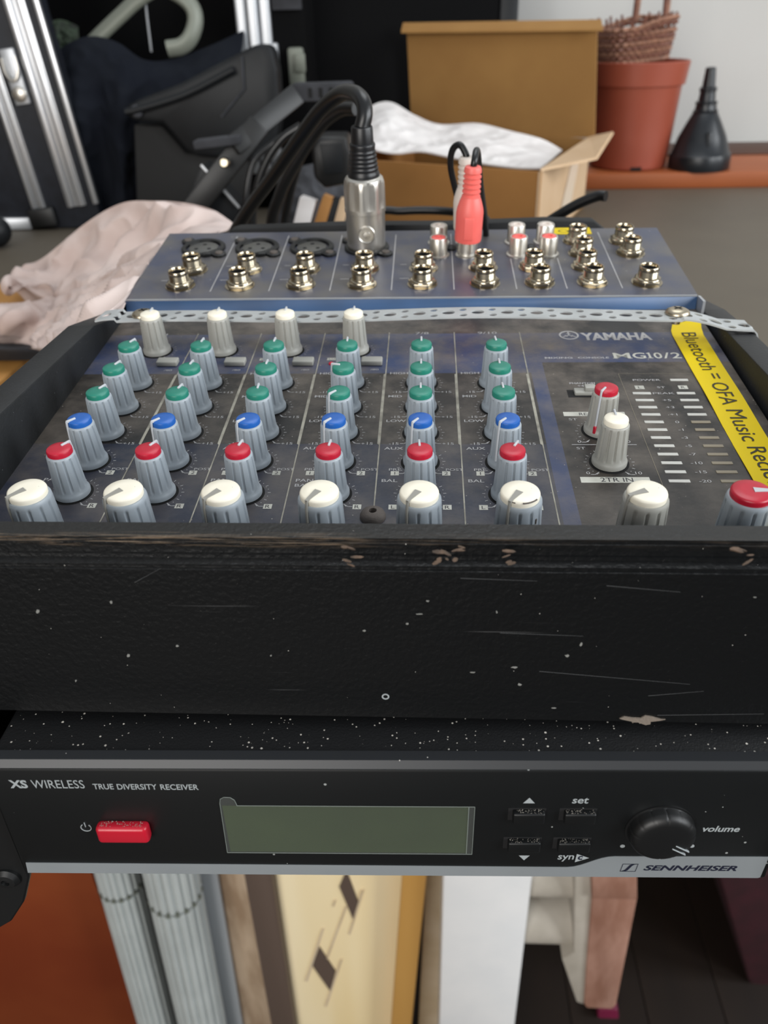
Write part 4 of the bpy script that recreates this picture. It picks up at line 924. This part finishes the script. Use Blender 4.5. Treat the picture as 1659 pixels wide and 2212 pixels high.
part('bottom', B().prism([(p.x, p.y) for p in (C1, C2, C3, C4)], TG, 3), P('card_in'), bx, smooth=False)
lid = B(); n_ = 14
L0, R0 = Vector((-10, 990, 68)), Vector((199, 880, 76)); LT, RT = Vector((A(878, 58, 985))), Vector(A(1290, 50, 885))
gr = []
for i in range(n_+1):
    for j in range(13):
        t, s_ = i/n_, j/12; p = (L0.lerp(R0, s_)).lerp(LT.lerp(RT, s_), t); bow = 3.5*math.sin(math.pi*s_)*math.sin(math.pi*t)
        gr.append(p+Vector((0, bow, 0)))
fs = [(i*13+j, i*13+j+1, (i+1)*13+j+1, (i+1)*13+j) for i in range(n_) for j in range(12)]
n0 = len(gr); dn = Vector((.45, .9, 0))*2.6
lid.add(gr+[p+dn for p in gr], fs+[tuple(q+n0 for q in f[::-1]) for f in fs])
for i in range(n_): lid.f += [(i*13, (i+1)*13, n0+(i+1)*13, n0+i*13), (i*13+12, n0+i*13+12, n0+(i+1)*13+12, (i+1)*13+12)]
for j in range(12): lid.f.append((n_*13+j, n_*13+j+1, n0+n_*13+j+1, n0+n_*13+j))
part('lid', lid, P('card_in'), bx, ang=60)
tuck = B(); q = [LT+Vector((-4, -2, 2)), RT+Vector((4, -2, 1)), RT+Vector((4, -16, -7)), LT+Vector((-6, -16, -6))]
tuck.add(q+[v+Vector((0, 1, 2.4)) for v in q], [(0, 1, 2, 3), (7, 6, 5, 4), (0, 4, 5, 1), (1, 5, 6, 2), (2, 6, 7, 3), (3, 7, 4, 0)])
part('tuck_flap', tuck, P('card_in'), bx, smooth=False)
sf = B(); F1 = Vector((*C1.xy, HB))+Vector((1, 4, 0)); F2 = Vector((*C2.xy, HB)); F3 = Vector(A(1324, 288, 830)); F4 = Vector(A(1232, 296, 700))
F3 = Vector(A(1326, 288, 870)); F4 = Vector(A(1290, 345, 690))
q = [F1, F2, F3, F4]; sf.add(q+[v+Vector((-1.5, 0, 2)) for v in q], [(0, 1, 2, 3), (7, 6, 5, 4), (0, 4, 5, 1), (1, 5, 6, 2), (2, 6, 7, 3), (3, 7, 4, 0)])
part('side_flap', sf, P('card_lt'), bx, smooth=False)
lf = B(); q = [Vector((*C4.xy, HB))+Vector((0, 2, 0)), Vector(A(758, 352, 740)), Vector(A(706, 303, 760)), Vector(A(738, 300, 850))]
lf.add(q+[v+Vector((1, 0, 2)) for v in q], [(0, 1, 2, 3), (7, 6, 5, 4), (0, 4, 5, 1), (1, 5, 6, 2), (2, 6, 7, 3), (3, 7, 4, 0)])
part('corner_flap', lf, P('card_lt'), bx, smooth=False)
dE = (C2-C1).normalized(); nE = Vector((dE.y, -dE.x, 0))
tp_ = C1+dE*95; part('packing_tape', B().add([Vector((*(tp_+nE*.6).xy, 15)), Vector((*(tp_+dE*55+nE*.6).xy, 15)), Vector((*(tp_+dE*85+nE*.6).xy, 62)), Vector((*(tp_+dE*40+nE*.6).xy, 62))], [(0, 1, 2, 3)]), P('tape'), bx, smooth=False)
net = [
 [A(786, 238, 900), A(818, 222, 905), A(850, 222, 905), A(895, 248, 900), A(950, 268, 895), A(1030, 266, 880), A(1100, 282, 860), A(1170, 300, 850), A(1215, 324, 840)],
 [A(786, 268, 860), A(820, 250, 860), A(855, 262, 850), A(900, 276, 850), A(960, 290, 850), A(1035, 292, 840), A(1100, 304, 830), A(1160, 318, 820), A(1205, 332, 810)],
 [A(790, 300, 810), A(815, 305, 800), A(850, 312, 800), A(905, 305, 810), A(965, 312, 800), A(1035, 320, 790), A(1095, 330, 780), A(1145, 338, 770), A(1190, 345, 760)],
 [A(790, 318, 790), A(820, 326, 780), A(860, 330, 780), A(910, 326, 780), A(970, 338, 770), A(1030, 350, 750), A(1085, 358, 735), A(1130, 362, 725), A(1168, 362, 715)]]
single('packing_paper', cloth(net, 150, 60, 1.5, amp=3.5, fs_=.022, seed=8, amp2=1.8, fs2=.06), P('paper'), 'crumpled white packing paper spilling from the cardboard box', 'paper', ang=50)

# --- pot, basket, funnel on the ledge
pc0 = at(1372, 363, 1062); PX, PY, PZ = 281., 1064., 18.3
pt = empty('plant_pot', 'empty terracotta coloured plastic plant pot on the orange ledge', 'pot', (PX, PY, PZ))
part('pot_body', B().lathe([(47.5, 0), (49.5, 2), (52.5, 40), (56, 97), (56.3, 98), (59.5, 98.5), (62.5, 124), (61, 125), (59.5, 124), (57, 99), (54, 96), (48, 10), (.01, 8)], 72, T(PX, PY, PZ)), P('terra'), pt)
part('drain_hole', B().box(-7, 7, -2.2, 2.2, .4, 5, .3, 1, T(PX+1, PY-47.6, PZ)), P('hole'), pt)
bk = empty('wicker_basket', 'small brown wicker basket with handle sitting tilted on the plant pot', 'basket', (PX-8, PY, PZ+124))
BM = T(PX-12, PY, PZ+124.5) @ RZ(R(22)) @ RY(R(-4))
def rrect(t, a, b_):   # rounded square path
    th = 2*math.pi*t; k = 4.; c_, s_ = math.cos(th), math.sin(th)
    r = (abs(c_)**k+abs(s_)**k)**(-1/k); return a*r*c_, b_*r*s_
nst = 36
for lv in range(9):
    z = 2+lv*4.9; a = 40+lv*.9; pts = []
    for i in range(nst*2+1):
        t = i/(nst*2); x, y = rrect(t, a, a*.8); w_ = 1+.035*math.cos(math.pi*i+math.pi*lv); pts.append((x*w_, y*w_, z+(4*math.sin(x*.05) if lv > 6 else 0)+random.uniform(-.5, .5)))
    part('weaver', B().tube(pts, 2.5, 6, 0, BM, 1.15), P('wicker' if lv % 2 else 'wicker_l'), bk)
for i in range(nst//2):
    x0, y0 = rrect(i/(nst//2), 40, 32); x1, y1 = rrect(i/(nst//2), 47.5, 38); part('stake', B().tube([(x0, y0, 0), (x1, y1, 50)], 1.6, 6, 0, BM), P('wicker'), bk)
for k in (0, 1):
    o_ = 3*k
    part('handle_strand', B().tube([(24+o_, -30, 38), (25+o_, -28, 80), (24, -18+o_, 118), (24, 0, 132-o_), (24, 18, 118), (25+o_, 30, 80), (24+o_, 34, 40)], 3.0, 8, 6, BM), P('wicker_l' if k else 'wicker'), bk)
fx, fy, fz = 367.5, 1034., 18.
fn = empty('funnel', 'dark plastic funnel standing spout up right of the plant pot', 'funnel', (fx, fy, fz))
FU = T(fx, fy, fz) @ RY(R(-2.2))
part('funnel_cone', B().lathe([(38.5, 0), (39, 1), (39, 14), (38, 18), (36.5, 19), (30, 38), (22, 54), (15.5, 66), (14.5, 67)], 56, FU, cap1=False), P('funnel'), fn)
part('spout', B().lathe([(15, 66), (15.5, 69), (13.5, 70), (12.5, 76), (13.5, 77), (13.5, 79), (10.5, 80), (9.5, 90), (10.5, 91), (10.5, 95), (8, 96), (6.2, 117), (5, 117.5), (4.5, 116)], 36, FU, cap0=False), P('funnel'), fn)
part('rib', B().box(-2.5, 2.5, -33, -24, 16, 46, 1, 2, FU @ T(0, 0, 0) @ RX(0)), P('funnel'), fn)
# --- cables right
single('thick_cable', B().tube([A(1309, 424, 345), A(1290, 424, 348), A(1250, 440, 352), (at(1205, 466, 356).x, 356, at(1205, 466, 356).z), A(1170, 490, 360), A(1140, 520, 365), (70, 372, 40), (66, 378, 5)], 2.9, 14, 7), P('cable'), 'short thick black cable end sticking out behind the mixer at the right', 'cable')
single('flat_cable', B().tube([(-60, 420, 50), A(800, 468, 420), A(870, 456, 420), A(960, 456, 415), A(1030, 468, 400), A(1060, 500, 390), (60, 390, 30), (62, 392, 5)], 2.6, 12, 7), P('cable'), 'black cable bowed low between the chrome plug and the red plug', 'cable')

# ================================================================= BELOW THE RECEIVER
def xat(px, py, Y): return at(px, py, Y).x
ZT = -24.
# tall reddish cabinet at the left
single('reddish_cabinet', B().box(-700, xat(205, 1905, 358), 358, 800, FZ, ZT-2, 3), P('orange'), 'reddish brown cabinet in the dark at the lower left', 'cabinet')
def lean(x0, Y, deg): return T(x0, Y, FZ) @ RY(R(deg))
# two fluted grey pipes
for k, (px, r, yc, pr_c) in enumerate(((237, 20.5, 330, 1948), (350, 25.0, 322, 1980))):
    c0 = at(px, 1905, yc-r); bx_ = c0.x; M_ = T(bx_-1.5, yc, c0.z) @ RY(R(1.8))
    cutz = at(px, pr_c, yc-r).z-c0.z
    nf = 18
    fl_ = lambda a, k2: 1-.12*max(0, 1-abs(((a*nf/(2*math.pi)) % 1)-.5)/.28)
    pe = empty('fluted_pipe', ['narrower grey fluted plastic pipe, left of the two below the receiver', 'wider grey fluted plastic pipe, right of the two below the receiver'][k], 'pipe', (bx_-1.5, yc, FZ))
    pe['group'] = 'fluted grey pipes'
    part('pipe_section', B().lathe([(r, cutz+2.4), (r, 200), (r, 400)], nf*10, M_, fl_), P('fluted'), pe, ang=25)
    part('pipe_section', B().lathe([(r, -(c0.z-FZ)+.6), (r, -100), (r, cutz-1.6)], nf*10, M_, fl_), P('fluted'), pe, ang=25)
    part('joint_ring', B().lathe([(r*.86, cutz-1.7), (r*.86, cutz+2.5)], nf*4, M_), P('umber'), pe)
    tb = B()
    for i in range(nf):
        a = 2*math.pi*(i+.5)/nf; tb.box(r*.88, r*1.04, -1.7, 1.7, cutz-1.7, cutz+.9, 0, 1, M_ @ RZ(a))
    part('joint_teeth', tb, P('gtube'), pe)
def post(name, x0, x1, Y0, Y1, m_, label, cat_, deg=0., ztop=ZT, r=2., **k):
    zc = at(600, 2050, Y0).z; xm = (x0+x1)/2
    M_ = T(xm, Y0, zc) @ RY(R(deg)); h0 = (FZ-zc); w_ = (x1-x0)/2
    return single(name, B().box(-w_, w_, 0, Y1-Y0, h0+w_*abs(math.sin(R(deg)))+.5, ztop-zc-6, r, 2, M_), P(m_), label, cat_, **k)
post('smooth_panel', xat(408, 1905, 345), xat(452, 1905, 345)+4, 350, 356, 'pvc', 'smooth light grey plastic panel beside the fluted pipes', 'panel', 1.5)
post('sawn_plank', xat(472, 2050, 352), xat(568, 2050, 352)+4, 357, 380, 'sawn', 'rough sawn timber plank beside the light grey panel', 'plank', 1.6)
# brown rail with chamfered top
x0, x1 = xat(556, 2050, 330), xat(611, 2050, 330)
single('brown_rail', B().prism([(x0, FZ), (x1, FZ), (x1, -430+0), (x1-5, -418), (x0+6, -418), (x0, -432)], -346, -330, XZY, 1), P('umber'), 'flat brown rail between the sawn plank and the varnished board', 'rail')
x0, x1 = xat(596, 1905, 340), xat(870, 1905, 340)
pbx_ = empty('varnished_board', 'pale varnished wooden board with dark slanted diamond marks', 'board', ((x0+x1)/2, 350, FZ))
bow = [(x0+(x1-x0)*t, 341+10*(2*t-1)**2*(1 if t > .5 else .15)) for t in [i/16 for i in range(17)]]
part('board', B().prism([(x, -(-y)) for x, y in bow]+[(x1, 375), (x0, 375)], FZ, ZT, None, 0), P('pale'), pbx_, ang=30)
def mark(pts, m_, nm):
    q = [(at(x, y, 340).x, at(x, y, 340).z) for x, y in pts]
    ar_ = sum(q[i][0]*q[(i+1) % len(q)][1]-q[(i+1) % len(q)][0]*q[i][1] for i in range(len(q)))
    if ar_ < 0: q = q[::-1]
    part(nm, B().prism(q, -342.5, -339.6, XZY), P(m_), pbx_, smooth=False)
mark([(733, 1915), (744, 1890), (752, 1890), (773, 1948), (763, 1986)], 'umber', 'diamond_mark')
mark([(690, 2046), (725, 2098), (713, 2140), (675, 2086)], 'umber', 'diamond_mark')
for a, b_ in (((698, 2006), (662, 2120)), ((748, 1958), (706, 2072)), ((783, 1925), (755, 2018)), ((738, 2072), (704, 2174)), ((724, 1945), (720, 1958))):
    mark([(a[0]-2, a[1]), (a[0]+2, a[1]), (b_[0]+2, b_[1]), (b_[0]-2, b_[1])], 'beige', 'line_mark')
post('pine_board', xat(858, 2050, 336), xat(914, 2050, 336)-4, 321, 333, 'pale2', 'narrow varnished pine board leaning left of the white post', 'board', 3.2)
post('cream_board', xat(912, 2050, 360), xat(960, 2050, 360), 378, 390, 'beige', 'cream board edge visible just behind the white post', 'board', 1.5)
wp = empty('white_post', 'white painted wooden post standing below the receiver', 'post', (65, 320, FZ))
part('post_body', B().box(xat(953, 2050, 300), xat(1132, 2050, 300), 300, 345, FZ, ZT, 2.5, 2), P('wpaint'), wp)
# bracket right of the post
tr2 = empty('trestle_bracket', 'whitewashed wooden trestle end with two rungs fixed to the white post', 'trestle', (150, 330, -600))
xr = xat(1132, 2000, 300)
for (y0, y1) in ((1895, 1962), (1992, 2066)):
    z0, z1 = at(1200, y1, 308).z, at(1200, y0, 308).z; rr = (z1-z0)/2
    part('rung', B().lathe([(rr, 0), (rr, 62)], 32, T(xr+.5, 308+rr, (z0+z1)/2) @ RY(R(90))), P('dowel'), tr2)
xl = xat(1262, 2050, 300)
poly = [(1276, 1880), (1375, 1880), (1376, 1946), (1357, 2042), (1331, 2172), (1322, 2180), (1268, 2178), (1262, 2170), (1268, 2079), (1279, 1944)]
part('end_board', plate(B(), poly, 296, 345, 1.2), P('pinkw'), tr2)
poly = [(1243, 1880), (1275, 1880), (1278, 1944), (1267, 2079), (1261, 2170), (1246, 2165), (1214, 2072), (1240, 2060), (1240, 1990)]
part('side_cheek', plate(B(), poly, 299, 345, 1), P('dowel'), tr2)
part('top_cap', plate(B(), [(1279, 1870), (1376, 1870), (1377, 1944), (1280, 1942)], 292, 296.2, 1), P('pinkw'), tr2)
mr = B().box(xat(1570, 1905, 430), 900, 430, 900, -600, -470, 12, 3)
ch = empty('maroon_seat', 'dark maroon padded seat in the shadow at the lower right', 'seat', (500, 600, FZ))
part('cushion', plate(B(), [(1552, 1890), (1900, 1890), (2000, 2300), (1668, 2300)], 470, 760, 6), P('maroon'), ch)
part('leg', B().box(560, 600, 600, 640, FZ, -600, 2), P('umber'), ch)
single('magenta_box', plate(B(), [(1292, 2182), (1336, 2182), (1350, 2330), (1286, 2330)], 420, 470, 3), P('magenta'), 'small magenta object on the floor under the trestle end', 'box')
